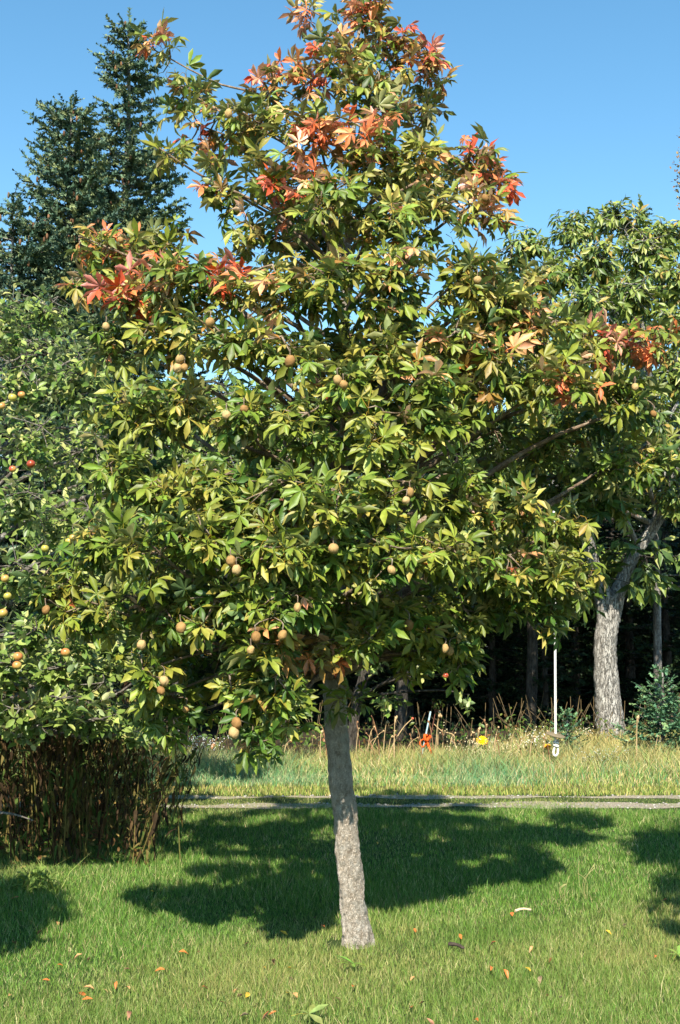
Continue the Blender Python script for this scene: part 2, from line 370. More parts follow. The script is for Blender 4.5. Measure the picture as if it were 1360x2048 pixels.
def lawn_points(n):
    d = 3.7 * (10.6 / 3.7) ** (rng.random(n) ** 0.92); lat = rng.uniform(-1, 1, n) * (0.30 * d + 0.55)
    ruty = np.minimum(np.abs(d - 10.09 - .03 * np.sin(lat * 3)), np.abs(d - 10.55)) + .05 * vnoise(lat, d, 6, 77)
    keep = (ruty > 0.05) | (rng.random(n) < .58 + .5 * (vnoise(lat, d, 5, 78) > .2) + .5 * (lat < -.2)); keep &= (lat ** 2 + (d - 5.97) ** 2 > 0.006); keep &= (d < 9.85) | (rng.random(n) < .7)
    d, lat = d[keep], lat[keep]; n = len(d)
    c = palette_mix(n, [(98, 134, 50), (84, 124, 46), (118, 144, 66), (146, 156, 94), (184, 172, 124), (60, 98, 36)], [30, 24, 20, 10, 8, 10], .2)
    dry = np.clip(vnoise(lat, d, 1.6, 5) * .5 + .08 + np.clip(vnoise(lat, d, 7.0, 6) - .9, 0, 1) * .6 + np.clip(4.9 - d, 0, 1) * .4 + np.clip(d - 9.7, 0, 1) * 1.6, 0, .8)[:, None] * rng.random((n, 1))
    grn = np.clip(vnoise(lat, d, 4.5, 8) * .3, 0, .5)[:, None]
    c = c * (1 - dry) + lin((166, 154, 96)) * dry; c = c * (1 - grn) + lin((72, 114, 38)) * grn
    return d, lat, c
lg = MB()
d, lat, c = lawn_points(340000); n = len(d)
h = rng.uniform(.018, .05, n) * (1 + .3 * vnoise(lat, d, 3.0, 2)) * np.where(d > 9.8, .6, 1)
lg.add(*sliver_mesh('g', lat, d, h, rng.uniform(.0016, .0032, n) * (.7 + d * .10), c))
d, lat, c = lawn_points(100000); n = len(d)
h = rng.uniform(.025, .055, n) * (1 + .25 * vnoise(lat, d, 3.0, 2)) * np.where(rng.random(n) < .02, 1.7, 1) * np.where(d > 9.8, .55, 1)
me = grass_mesh('g', lat, d, h, rng.uniform(.0014, .0027, n) * (.7 + d * .10), c, .9)
vv = np.empty(len(me.vertices) * 3, np.float32); me.vertices.foreach_get('co', vv); ti = np.empty(len(me.loops), np.int32); me.loops.foreach_get('vertex_index', ti)
lg.add(vv.reshape(-1, 3), ti.reshape(-1, 3), np.repeat(c, 5, 0)); bpy.data.meshes.remove(me)
obj('lawn_grass', lg.mesh('lawn_grass', M_grass), kind='stuff', label='short mown green grass covering the lawn', category='grass')

n = 15000                                                            # yellowed verge between track and meadow
d = 10.62 + np.abs(rng.normal(0, .42, n)); lat = rng.uniform(-4.2, 5, n)
c = palette_mix(n, [(156, 158, 82), (132, 146, 66), (186, 174, 110), (112, 138, 62)], [4, 3, 3, 3])
obj('verge_grass', grass_mesh('verge_grass', lat, d, rng.uniform(.02, .065, n), rng.uniform(.004, .008, n), c), kind='stuff', label='yellowed short grass verge behind the gravel track', category='grass')

n = 60000                                                            # long meadow grass
lat = rng.uniform(-.34, .36, n) * 12.6; d = 11.15 + rng.random(n) ** 1.1 * (1.75 + 2.3 * np.clip((lat - 1.1) / 1.0, 0, 1) + .2 * vnoise(lat, lat * 0, 3.0, 90)); lat = lat * d / 12.6
cl = vnoise(lat, d * 1.5, 4.0, 11)
h = rng.uniform(.08, .23, n) * (1 + .30 * cl) * np.clip((d - 11.0) / .8, .45, 1) * np.where(lat > 1.2, 1.0, .95)
c = palette_mix(n, [(110, 148, 80), (96, 138, 98), (140, 156, 82), (184, 170, 112), (200, 182, 136), (98, 126, 58)], [22, 14, 22, 20, 14, 8])
bl = np.clip(vnoise(lat, d, 2.6, 21), 0, 1)[:, None] * .4
c = c * (1 - bl) + lin((100, 150, 116)) * bl
dr = np.clip((d - 11.7) / 1.4, 0, .75)[:, None] * (rng.random((n, 1)) < .75); c = c * (1 - dr) + lin((182, 164, 104)) * dr
obj('meadow_grass', grass_mesh('meadow_grass', lat, d, h, rng.uniform(.004, .009, n), c, .75), kind='stuff', label='long unmown blue green and straw coloured meadow grass', category='grass')

# ------------------------------------------------------------------ broadleaf tools
def crown_clusters(lobes, dens, surf=0.5, gap=0.86):
    """lobes: rows cx,cy,cz,rx,ry,rz,weight -> cluster positions, directions, lobe id"""
    P, D, I = [], [], []
    for i, l in enumerate(lobes):
        c = np.array(l[:3]); r = np.array(l[3:6]) * gap
        m = max(3, int(dens * l[6] * (r[0] * r[2] + r[0] * r[1] + r[1] * r[2])))
        v = norm(rng.standard_normal((m, 3))); q = rng.random((m, 1)) ** surf
        P.append(c + v * q * r); D.append(v * .9); I.append(np.full(m, i))
    return np.concatenate(P), np.concatenate(D), np.concatenate(I)
def leaves_on(P, D, kmin, kmax, shoot, amin, amax, droop, size, upbias=.8):
    n = len(P); kk = rng.integers(kmin, kmax + 1, n); ix = np.repeat(np.arange(n), kk)
    o = np.concatenate([np.arange(q) for q in kk]); m = len(ix)
    d = norm(D)[ix]; ref = np.where(np.abs(d[:, 2:3]) > .8, np.array((1., 0, 0)), np.array((0, 0, 1.)))
    U = norm(np.cross(d, ref)); W = np.cross(d, U)
    phi = (o * 2.4 + rng.uniform(0, 6.28, n)[ix] + rng.normal(0, .35, m))[:, None]; al = rng.uniform(amin, amax, m)[:, None]
    rad = np.cos(phi) * U + np.sin(phi) * W
    X = d * np.cos(al) + rad * np.sin(al); X[:, 2] -= droop * rng.uniform(.4, 1.5, m)
    pos = P[ix] - d * (shoot * (o / kk[ix]))[:, None]
    Z = np.array((0, 0, 1.)) * upbias + d * .55 + np.array(SUNV) * .3 + rng.normal(0, .42, (m, 3))
    return pos, frames(X, Z, rng.uniform(size[0], size[1], m)), ix
def limbs_and_twigs(trunk_pts, trunk_rad, lobes, P, I, mat_l, parent, rise=.55, lowest=.0, rscale=1.0, twig_r=.003, name='limb', tcol=(1, 1, 1), bow=.05):
    """one limb object per lobe from the trunk to the lobe, twigs of all clusters in one part"""
    tw = MB(); big = []
    for i, l in enumerate(lobes):
        c = np.array(l[:3]); hd = np.linalg.norm(c[:2] - trunk_pts[:, :2].mean(0))
        zs = max(lowest, c[2] - rise * hd - .1)
        j = np.argmin(np.abs(trunk_pts[:, 2] - zs)); s = trunk_pts[j]
        ax = c - s; e = c + norm(ax) * l[3] * .45
        L = np.linalg.norm(e - s)
        mid1 = s + (e - s) * .35 + np.array((0, 0, bow * L)) + rng.normal(0, .03 * L, 3)
        mid2 = s + (e - s) * .7 + np.array((0, 0, .5 * bow * L)) + rng.normal(0, .03 * L, 3)
        cv = spline([s, mid1, mid2, e], 12)
        r0 = min(trunk_rad[j] * .55, (.009 + .011 * L) * rscale); rr = np.linspace(r0, max(.004 * rscale, .18 * r0), 12)
        big.append((cv, rr))
        ids = np.where(I == i)[0]; cand = cv[4:]
        for q in ids:
            p = P[q]; dd = np.linalg.norm(cand - p, axis=1) + .25 * np.maximum(0, cand[:, 2] - p[2]); b = cand[np.argmin(dd)]
            m_ = (b + p) / 2 + rng.normal(0, .06, 3) * np.linalg.norm(p - b)
            V, T = tube(spline([b, m_, p], 4), np.linspace(twig_r * 1.6, twig_r * .7, 4), 3); tw.add(V, T, tcol)
    for cv, rr in big:
        V, T = tube(cv, rr, 7, .05); m = MB(); m.add(V, T, tcol); obj(name, m.mesh(name, mat_l), parent)
    o = obj('twigs', tw.mesh('twigs', mat_l), parent, kind='stuff'); return o
def split_leaves(temps, choice, M, Pn, pal, palcols, parent, mat, nparts, cell, leafname='leaf', stuff='foliage', jit=.14):
    """the leaves that show largest become single parts, the rest one part of kind stuff"""
    x, y, f = project(Pn); inside = (x > 0) & (x < 1360) & (y > -20) & (y < 2048)
    key = (np.floor(x / cell).astype(int) * 5000 + np.floor(y / cell).astype(int)); key[~inside] = -1
    order = np.argsort(f); seen = set(); pick = []
    for q in order:
        if key[q] < 0 or key[q] in seen: continue
        seen.add(key[q]); pick.append(q)
        if len(pick) >= nparts: break
    pick = np.array(pick, int); rest = np.ones(len(Pn), bool); rest[pick] = False
    cols = np.clip(palcols[pal] * (1 + jit * rng.standard_normal((len(pal), 1))), .003, .9)
    V, T, C, U = inst(temps, choice[rest], M[rest], Pn[rest], cols[rest])
    obj(stuff, mesh(stuff, V, T, mat, C, U), parent, kind='stuff')
    cache = {}
    for q in pick:
        kx = (int(choice[q]), int(pal[q]))
        if kx not in cache:
            tv, tt, tc, tu = temps[kx[0]]; cache[kx] = mesh(leafname, tv, tt, mat, tc * palcols[kx[1]], tu)
        o = bpy.data.objects.new(leafname, cache[kx]); col0.objects.link(o); o.parent = parent
        mt = Matrix([list(map(float, M[q][r])) + [float(Pn[q][r] - parent.location[r])] for r in range(3)] + [[0, 0, 0, 1]])
        o.matrix_basis = mt

# ------------------------------------------------------------------ the buckeye tree
D0 = 5.97
PROF = [(0, .05), (.36, .66), (.68, .98), (1.0, .02)]
def palmate(seed, k=7, droop=.5):
    g = random.Random(seed); m = MB(); pl = .075 * g.uniform(.8, 1.25)
    hub = np.array((pl, 0, -.1 * pl))
    V, T = tube([(0, 0, 0), (pl * .5, 0, .012), hub], (.0022, .0017, .002), 3); m.add(V, T, (1.5, .95, .5))
    for i in range(k):
        f = (i - (k - 1) / 2) / ((k - 1) / 2); a = f * g.uniform(1.9, 2.4) + g.uniform(-.1, .1)
        L = .112 * (1 - .42 * abs(f) ** 1.6) * g.uniform(.88, 1.1); W = L * g.uniform(.31, .41)
        V, T, U = blade(L, W, PROF, g.uniform(.35, 1.0), g.uniform(-.1, .5), g.uniform(-.08, .08), g.uniform(0, .15))
        R = rotz(a) @ roty(droop + g.uniform(-.3, .35)) @ rotx(g.uniform(-.45, .45))
        tint = np.array((g.uniform(.84, 1.1), g.uniform(.9, 1.14), g.uniform(.85, 1.2))); tipm = U[:, 1:2] ** 2
        m.add(V @ R.T + hub, T, tint * (1 + tipm * np.array((.08, -.05, -.05)) + np.abs(U[:, 0:1]) * np.array((.04, .01, 0.))), U)
    return m.arrays()
PALM = [palmate(s, [5, 6, 7, 7, 6, 7, 5, 7, 7, 6][s], [-.25, .15, .35, .1, .7, -.1, .25, .5, 0, .4][s]) for s in range(10)]
LOBES_EXTRA = [(790, 640, -.2, 70, 56, 1), (760, 705, -.75, 80, 56, 1), (835, 765, -.85, 80, 50, 1), (690, 770, -.9, 80, 46, 1), (930, 780, -.55, 70, 50, 1), (1255, 800, .7, 80, 60, .9), (1280, 900, .8, 60, 60, .8), (1190, 1000, .6, 70, 56, .8), (1120, 960, .6, 80, 60, .8)]
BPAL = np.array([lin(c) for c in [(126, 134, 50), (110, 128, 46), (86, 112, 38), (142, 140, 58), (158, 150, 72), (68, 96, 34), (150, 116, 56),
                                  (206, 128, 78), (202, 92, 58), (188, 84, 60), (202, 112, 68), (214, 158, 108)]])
LOBES_PX = [  # px, py, depth offset, rx px, ry px, weight
 (722, 35, 0, 58, 62, 1), (612, 14, .1, 26, 26, .8), (690, 105, -.1, 60, 58, 1), (800, 100, 0, 68, 56, 1), (858, 140, .1, 36, 58, 1), (745, 190, -.3, 110, 60, 1),
 (618, 160, 0, 48, 45, 1), (842, 218, .1, 42, 50, 1), (322, 108, 0, 44, 44, .7), (368, 180, 0, 48, 58, 1), (420, 265, 0, 60, 50, 1), (332, 305, -.1, 36, 30, 1),
 (530, 172, 0, 58, 42, .9), (500, 240, -.2, 70, 52, 1), (620, 262, -.4, 80, 60, 1), (438, 375, -.1, 44, 66, 1), (720, 290, -.45, 90, 66, 1), (820, 320, -.3, 80, 60, 1),
 (936, 318, 0, 66, 56, 1), (992, 350, .1, 40, 66, 1), (958, 412, -.2, 52, 46, 1), (560, 362, -.4, 86, 66, 1), (650, 400, -.6, 90, 66, 1), (762, 430, -.6, 90, 66, 1),
 (866, 430, -.4, 86, 66, 1), (520, 470, -.2, 60, 56, 1), (172, 480, -.1, 36, 32, 1), (240, 500, 0, 60, 46, 1), (160, 552, -.1, 36, 32, 1), (330, 482, .2, 48, 42, .9),
 (262, 590, -.2, 80, 56, 1), (345, 560, -.4, 80, 56, 1), (440, 560, -.5, 80, 64, 1), (222, 690, -.1, 44, 58, 1), (332, 670, -.4, 88, 58, 1), (452, 680, -.7, 88, 64, 1),
 (560, 560, -.7, 88, 66, 1), (680, 560, -.8, 88, 72, 1), (800, 560, -.7, 88, 72, 1), (920, 560, -.4, 86, 66, 1), (1050, 560, 0, 58, 48, .9), (992, 630, -.3, 76, 56, 1),
 (575, 700, -.8, 86, 62, 1), (700, 700, -.5, 86, 62, .8), (1080, 660, -.3, 78, 56, 1), (1188, 684, -.2, 68, 46, 1), (1300, 688, -.2, 56, 36, 1.1), (890, 690, -.6, 88, 64, 1),
 (1000, 745, -.5, 86, 56, 1), (1120, 755, -.45, 86, 56, 1), (1225, 775, -.1, 66, 54, 1), (1285, 815, 0, 40, 46, .6), (268, 820, -.4, 66, 56, 1), (372, 800, -.5, 78, 56, 1),
 (490, 830, -.8, 86, 56, 1), (620, 850, -.9, 78, 56, 1), (760, 850, -.9, 86, 62, 1), (865, 840, -.8, 76, 56, 1), (985, 870, 0, 76, 56, .7), (1100, 880, .2, 86, 56, .8),
 (1215, 930, .2, 66, 56, .8), (1180, 850, .35, 80, 60, .8), (238, 940, -.4, 56, 40, 1), (332, 985, -.6, 88, 56, 1), (450, 965, -.85, 88, 56, 1), (560, 985, -1.0, 88, 56, 1),
 (680, 1005, -1.1, 88, 62, 1), (800, 985, -.9, 76, 56, 1), (920, 995, -.6, 78, 56, 1), (1022, 1015, -.4, 76, 46, 1), (1118, 1060, -.1, 66, 56, 1), (120, 1155, -.5, 66, 44, 1),
 (210, 1085, -.6, 78, 56, 1), (312, 1095, -.8, 88, 64, 1), (420, 1070, -1, 88, 64, 1), (540, 1112, -1.1, 88, 56, 1), (660, 1100, -1.0, 80, 56, .9), (772, 1112, -1.0, 88, 56, 1),
 (880, 1112, -.8, 78, 56, 1), (990, 1130, -.4, 78, 56, 1), (1105, 1150, -.2, 74, 56, 1), (1165, 1165, 0, 36, 50, .8), (112, 1205, -.5, 46, 36, 1), (210, 1212, -.6, 86, 50, 1),
 (330, 1215, -.8, 78, 50, 1), (450, 1212, -.9, 78, 56, 1), (575, 1200, -1.0, 86, 56, 1), (690, 1215, -.5, 80, 50, .8), (800, 1230, -.5, 86, 50, .9), (900, 1232, -.3, 76, 50, .9),
 (1000, 1205, -.2, 66, 44, 1), (1080, 1215, -.2, 54, 42, 1), (325, 1300, -.5, 54, 46, 1), (425, 1310, -.3, 66, 46, .8), (520, 1290, -.9, 66, 46, 1), (560, 1352, -.9, 66, 42, 1),
 (502, 1400, -.9, 54, 42, 1), (512, 1458, -.9, 40, 30, 1), (330, 1400, -.6, 46, 42, 1), (385, 1395, -.3, 50, 40, .7), (800, 1300, .1, 80, 36, .7), (860, 1300, -.2, 70, 42, .8),
 (920, 1312, -.1, 30, 36, .8), (620, 1270, .1, 70, 40, .7)]
LOBES_PX += LOBES_EXTRA + [(660, 1290, -.7, 70, 36, .8), (740, 1275, -.75, 60, 34, .8), (700, 1400, -.2, 30, 34, .6), (300, 1340, -.6, 40, 46, 1), (340, 1440, -.6, 40, 28, 1), (570, 1420, -.85, 40, 36, 1), (470, 1350, -.85, 46, 40, 1), (520, 1480, -.9, 30, 22, 1), (900, 1330, -.2, 46, 28, .8)]
LOBES_PX = [(x, y, dd - (.25 if x < 320 and y > 900 else 0), rx, ry, w) for (x, y, dd, rx, ry, w) in LOBES_PX]
lobes = []
for (x, y, dd, rx, ry, w) in LOBES_PX:
    Y = D0 + dd; s = Y / FPX; c_ = at(x, y, Y); lobes.append((*c_, rx * s, min(.36, .95 * (rx + ry) / 2 * s + .03), ry * s, w * (.68 if y < 480 else .85 if y < 900 else 1)))
for (x, y, dd, rx, ry, w) in LOBES_PX:                       # the far half of the crown
    if dd < -.25 and rng.random() < .42 and y < 1330:
        Y = D0 - dd * rng.uniform(.6, 1.15); s = Y / FPX; c_ = at(x + rng.uniform(-30, 30), y, D0)
        lobes.append((c_[0] * 1.02, Y, c_[2], rx * s, .24, ry * s, .75))
TR = [(716, 1893, 33), (715, 1878, 29), (712, 1855, 27), (705, 1790, 25), (697, 1710, 23.8), (688, 1620, 23.2), (679, 1520, 23), (671, 1430, 22.5), (669, 1340, 21.5), (676, 1240, 19),
      (686, 1120, 17), (693, 980, 14), (694, 830, 12), (690, 680, 10), (693, 520, 8), (702, 350, 6), (712, 170, 4), (718, 40, 2.2), (720, -12, 1.2)]
tp = np.array([np.append(at(x, y, D0), r * D0 / FPX) for x, y, r in TR]); tp[0, 2] = -0.03
buck = thing('buckeye_tree', (tp[0, 0], D0, 0), 'large leafy tree with orange red leaf tips and round tan fruit on the lawn', 'tree')
cv = spline(tp, 420); NS = 44
V, T = tube(cv[:, :3], cv[:, 3], NS)
th = np.arctan2(V[:, 1] - np.repeat(cv[:, 1], NS), V[:, 0] - np.repeat(cv[:, 0], NS)); rr = np.repeat(cv[:, 3], NS); z = V[:, 2]
bump = .05 * vnoise(np.cos(th) * 2.2 + z * 3, np.sin(th) * 2.2 - z * 9, 3.2, 31) + .03 * vnoise(np.cos(th) * 6, np.sin(th) * 6 + z * 40, 3.0, 32)
bump += .10 * np.exp(-((z - .62) / .05) ** 2) * np.cos(th - .2) + .07 * np.exp(-((z - .35) / .03) ** 2) * np.cos(th + 1.6) + np.exp(-z / .05) * .10 * np.cos(th * 4 + 1)
ctr = np.repeat(cv[:, :3], NS, 0); V = ctr + (V - ctr) * (1 + bump)[:, None]; V = relief(V, ctr, .075, 55.0)
m = MB(); m.add(V, T); obj('trunk', m.mesh('trunk', M_bark), buck)
P, Dv, I = crown_clusters(lobes, 235.0, .5, 1.0)
axis_xy = np.array((0.04, D0)); out = P - np.stack([np.full(len(P), axis_xy[0]), np.full(len(P), axis_xy[1]), P[:, 2] - .3], -1)
Dv = norm(norm(Dv) * .7 + norm(out) * .6 + np.array((0, 0, .35)))
limbs_and_twigs(cv[::3, :3], cv[::3, 3], lobes, P, I, M_limb, buck, .55, 1.28, .8, .0034, bow=.08)
Pn, Mx, ci = leaves_on(P, Dv, 4, 6, .09, .35, 1.5, .16, (.46, .88), .6)
choice = rng.integers(0, len(PALM), len(Pn))
px, py, _ = project(P)
REDS = [(610, 12, 46, 7), (720, 15, 62, 10), (690, 70, 42, 7), (820, 80, 52, 8), (872, 95, 42, 9), (884, 150, 34, 8), (320, 95, 52, 8), (298, 150, 30, 7), (520, 150, 40, 9),
        (612, 145, 54, 8), (700, 250, 62, 10), (612, 285, 44, 7), (412, 312, 50, 9), (300, 292, 22, 8), (580, 380, 42, 8), (650, 340, 40, 8), (938, 272, 42, 9), (1002, 340, 48, 8),
        (975, 392, 40, 11), (240, 475, 34, 7), (152, 475, 34, 7), (138, 552, 34, 7), (310, 540, 32, 10), (230, 590, 42, 8), (298, 625, 32, 11), (470, 552, 32, 8), (1035, 645, 38, 11),
        (1080, 512, 22, 9), (1225, 660, 46, 9), (1322, 685, 54, 7), (835, 230, 28, 8), (182, 705, 26, 7), (940, 705, 32, 6), (1140, 765, 34, 11), (620, 1300, 60, 6)]
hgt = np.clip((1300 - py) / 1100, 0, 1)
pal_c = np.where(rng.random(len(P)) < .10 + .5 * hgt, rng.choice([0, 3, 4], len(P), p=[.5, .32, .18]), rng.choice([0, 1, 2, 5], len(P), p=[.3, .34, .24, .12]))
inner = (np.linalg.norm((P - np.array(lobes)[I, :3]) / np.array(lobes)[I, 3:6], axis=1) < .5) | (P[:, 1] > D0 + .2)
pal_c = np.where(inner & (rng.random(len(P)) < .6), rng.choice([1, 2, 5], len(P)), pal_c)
redc = np.zeros(len(P), int)
for x, y, r, kx in REDS:
    hit = ((px - x) ** 2 + (py - y) ** 2 < (1.05 * r) ** 2) & (P[:, 1] < D0 + .35); redc[hit] = kx
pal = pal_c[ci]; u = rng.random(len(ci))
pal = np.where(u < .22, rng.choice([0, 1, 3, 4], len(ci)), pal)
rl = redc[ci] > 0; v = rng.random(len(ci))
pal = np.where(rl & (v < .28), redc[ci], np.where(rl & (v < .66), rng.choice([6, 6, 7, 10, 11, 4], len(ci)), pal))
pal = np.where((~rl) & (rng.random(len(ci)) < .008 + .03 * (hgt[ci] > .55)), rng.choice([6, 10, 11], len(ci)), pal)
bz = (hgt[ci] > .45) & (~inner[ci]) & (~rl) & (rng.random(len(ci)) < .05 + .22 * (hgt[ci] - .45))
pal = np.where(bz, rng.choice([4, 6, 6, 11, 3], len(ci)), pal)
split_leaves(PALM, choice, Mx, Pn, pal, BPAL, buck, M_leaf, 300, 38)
# fruit: tan leathery husks hanging on short stalks
FR = [(360, 718), (369, 735), (355, 736), (580, 722), (675, 760), (687, 769), (453, 830), (488, 818), (667, 1097), (462, 1122), (473, 1140), (92, 1220), (595, 1215), (362, 1255), (283, 1290),
      (512, 1274), (502, 1300), (565, 1270), (328, 1362), (322, 1381), (313, 1403), (372, 1418), (468, 1465), (473, 1446), (783, 1140), (820, 985), (812, 1001), (970, 396), (457, 227),
      (241, 480), (212, 653), (818, 1250), (890, 1297), (900, 1302), (1270, 774), (1307, 828), (955, 560), (420, 645)]
lx, ly, lf = project(Pn)
fm = []
for s in range(4):
    V, T = blob((0, 0, 0), (1, .97, 1.06), 14, 10, .05, s); V[:, 2] -= .10 * np.exp(-((V[:, 0] ** 2 + V[:, 1] ** 2) / .06)) * (V[:, 2] < 0)
    cc = lin([(172, 142, 92), (158, 124, 76), (180, 152, 104), (144, 108, 64)][s]) * (1 + .1 * rng.standard_normal((len(V), 1))); fm.append(mesh('fruit', V, T, M_fruit, cc, np.zeros_like(V)))
for i, (x, y) in enumerate(FR):
    near = np.where((np.abs(lx - x) < 40) & (np.abs(ly - y) < 40))[0]
    Y = (Pn[near, 1].min() - .10) if len(near) else D0 - .4
    p = at(x, y, Y); r = rng.uniform(.0155, .022)
    o = obj('fruit', fm[i % 4], None); o.parent = buck; o.location = Vector(p) - buck.location; o.scale = (r * rng.uniform(.86, 1.08), r * rng.uniform(.86, 1.08), r * rng.uniform(.92, 1.12)); o.rotation_euler = (rng.uniform(-.5, .5), rng.uniform(-.5, .5), rng.uniform(0, 6))
    q = Pn[near[np.argmin(np.linalg.norm(Pn[near] - (p + (0, 0, .06)), axis=1))]] if len(near) else p + (0, 0, .1)
    m = MB(); V, T = tube(spline([p + (0, 0, r * .9), p + (0, .004, r + .03), q], 6), .0025, 4); m.add(V, T); subpart('stalk', m.mesh('stalk', M_limb), o, buck)

# ------------------------------------------------------------------ apple trees
AP = [(0, .3), (.35, .95), (.72, .8), (1.0, .03)]
def simple_leaf(seed, L, W, prof, stalk=.2, curl=.3, foldr=(.15, .6)):
    g = random.Random(seed); V, T, U = blade(L, W, prof, g.uniform(*foldr), g.uniform(0, curl), g.uniform(-.12, .12), 0)
    V = V + np.array((L * stalk, 0, 0)); m = MB(); m.add(V, T, (1, 1, 1), U)
    a = MB(); a.add(V, T, (1, 1, 1), U); w = L * .02
    a.add(np.array([(0, -w, 0), (0, w, 0), (L * stalk * 1.1, w, 0), (L * stalk * 1.1, -w, 0)]), [(0, 1, 2), (0, 2, 3)], (1.1, .9, .7)); return a.arrays()
APL = [simple_leaf(s, .062, .036, AP) for s in range(6)]
APAL = np.array([lin(c) for c in [(114, 134, 60), (134, 150, 74), (92, 118, 50), (156, 162, 92), (68, 94, 40), (166, 164, 98)]])
def apple_tree(name_label, base, trunk, lobes, dens, size, nparts, apples, group=None, bark=None):
    bark = bark or M_apbark
    t = thing('apple_tree', base, name_label, 'tree', group)
    cv = spline(trunk, 40); V, T = tube(cv[:, :3], cv[:, 3], 12, .05); m = MB(); m.add(V, T); obj('trunk', m.mesh('trunk', bark), t)
    P, Dv, I = crown_clusters(lobes, dens, .5, .95); Dv = norm(norm(Dv) * .8 + np.array((0, -.1, .55)) + rng.normal(0, .3, P.shape))
    limbs_and_twigs(cv[:, :3], cv[:, 3], lobes, P, I, bark, t, .5, cv[0, 2] + .7, .8, .0032)
    Pn, Mx, ci = leaves_on(P, Dv, 7, 11, .20, .6, 1.35, .1, size, .6)
    ch = rng.integers(0, len(APL), len(Pn)); pal = rng.choice(len(APAL), len(Pn), p=[.28, .24, .2, .12, .1, .06])
    split_leaves(APL, ch, Mx, Pn, pal, APAL, t, M_apleaf, nparts, 24)
    lx, ly, lf = project(Pn)
    for i, (x, y, kx) in enumerate(apples):
        near = np.where((np.abs(lx - x) < 30) & (np.abs(ly - y) < 30))[0]
        Y = (Pn[near, 1].min() - .05) if len(near) else base[1] - 1
        p = at(x, y, Y); V, T = blob((0, 0, 0), (1, 1, .92), 12, 9, 0, i); V[:, 2] -= .25 * np.exp(-((V[:, 0] ** 2 + V[:, 1] ** 2) / .08)) * np.sign(V[:, 2])
        ca, cb = [(lin((190, 172, 84)), lin((164, 156, 70))), (lin((182, 70, 52)), lin((196, 152, 80))), (lin((190, 112, 66)), lin((184, 160, 86))), (lin((150, 36, 30)), lin((150, 70, 40)))][kx]
        f = np.clip(.5 + V[:, 0:1] * .5 + V[:, 2:3] * .4 + .15 * rng.standard_normal((len(V), 1)), 0, 1)
        me = mesh('apple', V, T, M_apple, ca * f + cb * (1 - f), np.zeros_like(V)); r = rng.uniform(.024, .031)
        o = obj('apple', me); o.parent = t; o.location = Vector(p) - t.location; o.scale = (r, r, r); o.rotation_euler = (rng.uniform(-.4, .4), rng.uniform(-.4, .4), rng.uniform(0, 6))
        q = Pn[near[np.argmin(np.linalg.norm(Pn[near] - (p + (0, 0, .05)), axis=1))]] if len(near) else p + (0, 0, .1)
        m = MB(); V, T = tube([p + (0, 0, r * .5), (p + q) / 2 + (0, 0, .02), q], .0022, 4); m.add(V, T); subpart('stalk', m.mesh('stalk', M_apbark), o, t)
    return t
def plobes(rows):
    out = []
    for (x, y, Y, rx, ry, w) in rows:
        s = Y / FPX; out.append((*at(x, y, Y), rx * s, .5 * (rx + ry) * s, ry * s, w))
    return out
AL = plobes([(90, 620, 9.5, 90, 60, 1), (10, 640, 9.3, 90, 80, 1), (200, 700, 9.6, 70, 60, .9), (30, 760, 8.8, 100, 80, 1), (140, 760, 9.0, 100, 80, 1), (250, 800, 9.5, 80, 80, .9),
             (60, 880, 8.4, 100, 80, 1), (180, 900, 8.8, 100, 80, 1), (280, 930, 9.4, 70, 80, .9), (40, 1010, 8.0, 100, 80, 1), (150, 1040, 8.4, 100, 80, 1), (260, 1060, 9.0, 80, 80, .9),
             (20, 1150, 7.6, 100, 80, 1), (130, 1190, 8.0, 100, 70, 1), (240, 1190, 8.7, 90, 80, .9), (30, 1290, 7.3, 100, 60, 1), (120, 1310, 7.7, 90, 60, 1), (230, 1330, 8.3, 80, 60, .8),
             (20, 1330, 6.8, 70, 50, 1.5), (110, 1340, 6.95, 80, 50, 1.5), (190, 1370, 7.3, 70, 45, 1.2), (60, 1270, 6.9, 90, 50, 1.3), (160, 1280, 7.2, 80, 50, 1.2), (-100, 1330, 6.7, 120, 60, 1.0), (30, 1420, 6.85, 80, 40, 1.5), (130, 1390, 7.6, 80, 50, .9), (235, 1415, 7.9, 70, 45, 1.3), (290, 1340, 7.9, 60, 50, 1.3), (240, 1290, 7.5, 70, 50, 1.3), (180, 1440, 7.3, 80, 36, 1.5), (70, 1450, 7.0, 80, 30, 1.3), (270, 1460, 7.7, 60, 30, 1.3), (110, 1400, 6.8, 80, 36, 1.3), (310, 1380, 8.8, 60, 60, .8), (300, 1250, 9.0, 70, 80, .8),
             (340, 850, 9.7, 80, 70, .7), (420, 900, 9.7, 80, 70, .8), (340, 1000, 9.4, 80, 70, .8), (430, 1010, 9.6, 80, 70, .8), (500, 950, 9.9, 80, 60, .7), (430, 800, 10, 70, 60, .6), (420, 1120, 9.6, 80, 60, .8), (-120, 700, 9.2, 140, 110, .6), (-120, 900, 8.6, 140, 110, .6), (-120, 1100, 8.0, 140, 110, .6), (-120, 1290, 7.5, 130, 90, .6), (-300, 950, 9.2, 150, 200, .4), (-260, 1300, 5.9, 120, 60, .8), (-230, 1250, 6.3, 110, 70, .8), (-240, 1360, 6.2, 100, 50, .8), (-170, 1330, 6.4, 90, 50, 1.0),
             (60, 700, 10.2, 140, 100, .6), (100, 900, 10.2, 160, 110, .6), (160, 1100, 10.2, 160, 110, .6), (120, 1290, 9.6, 160, 80, .7), (20, 1300, 9.0, 150, 60, .6)])
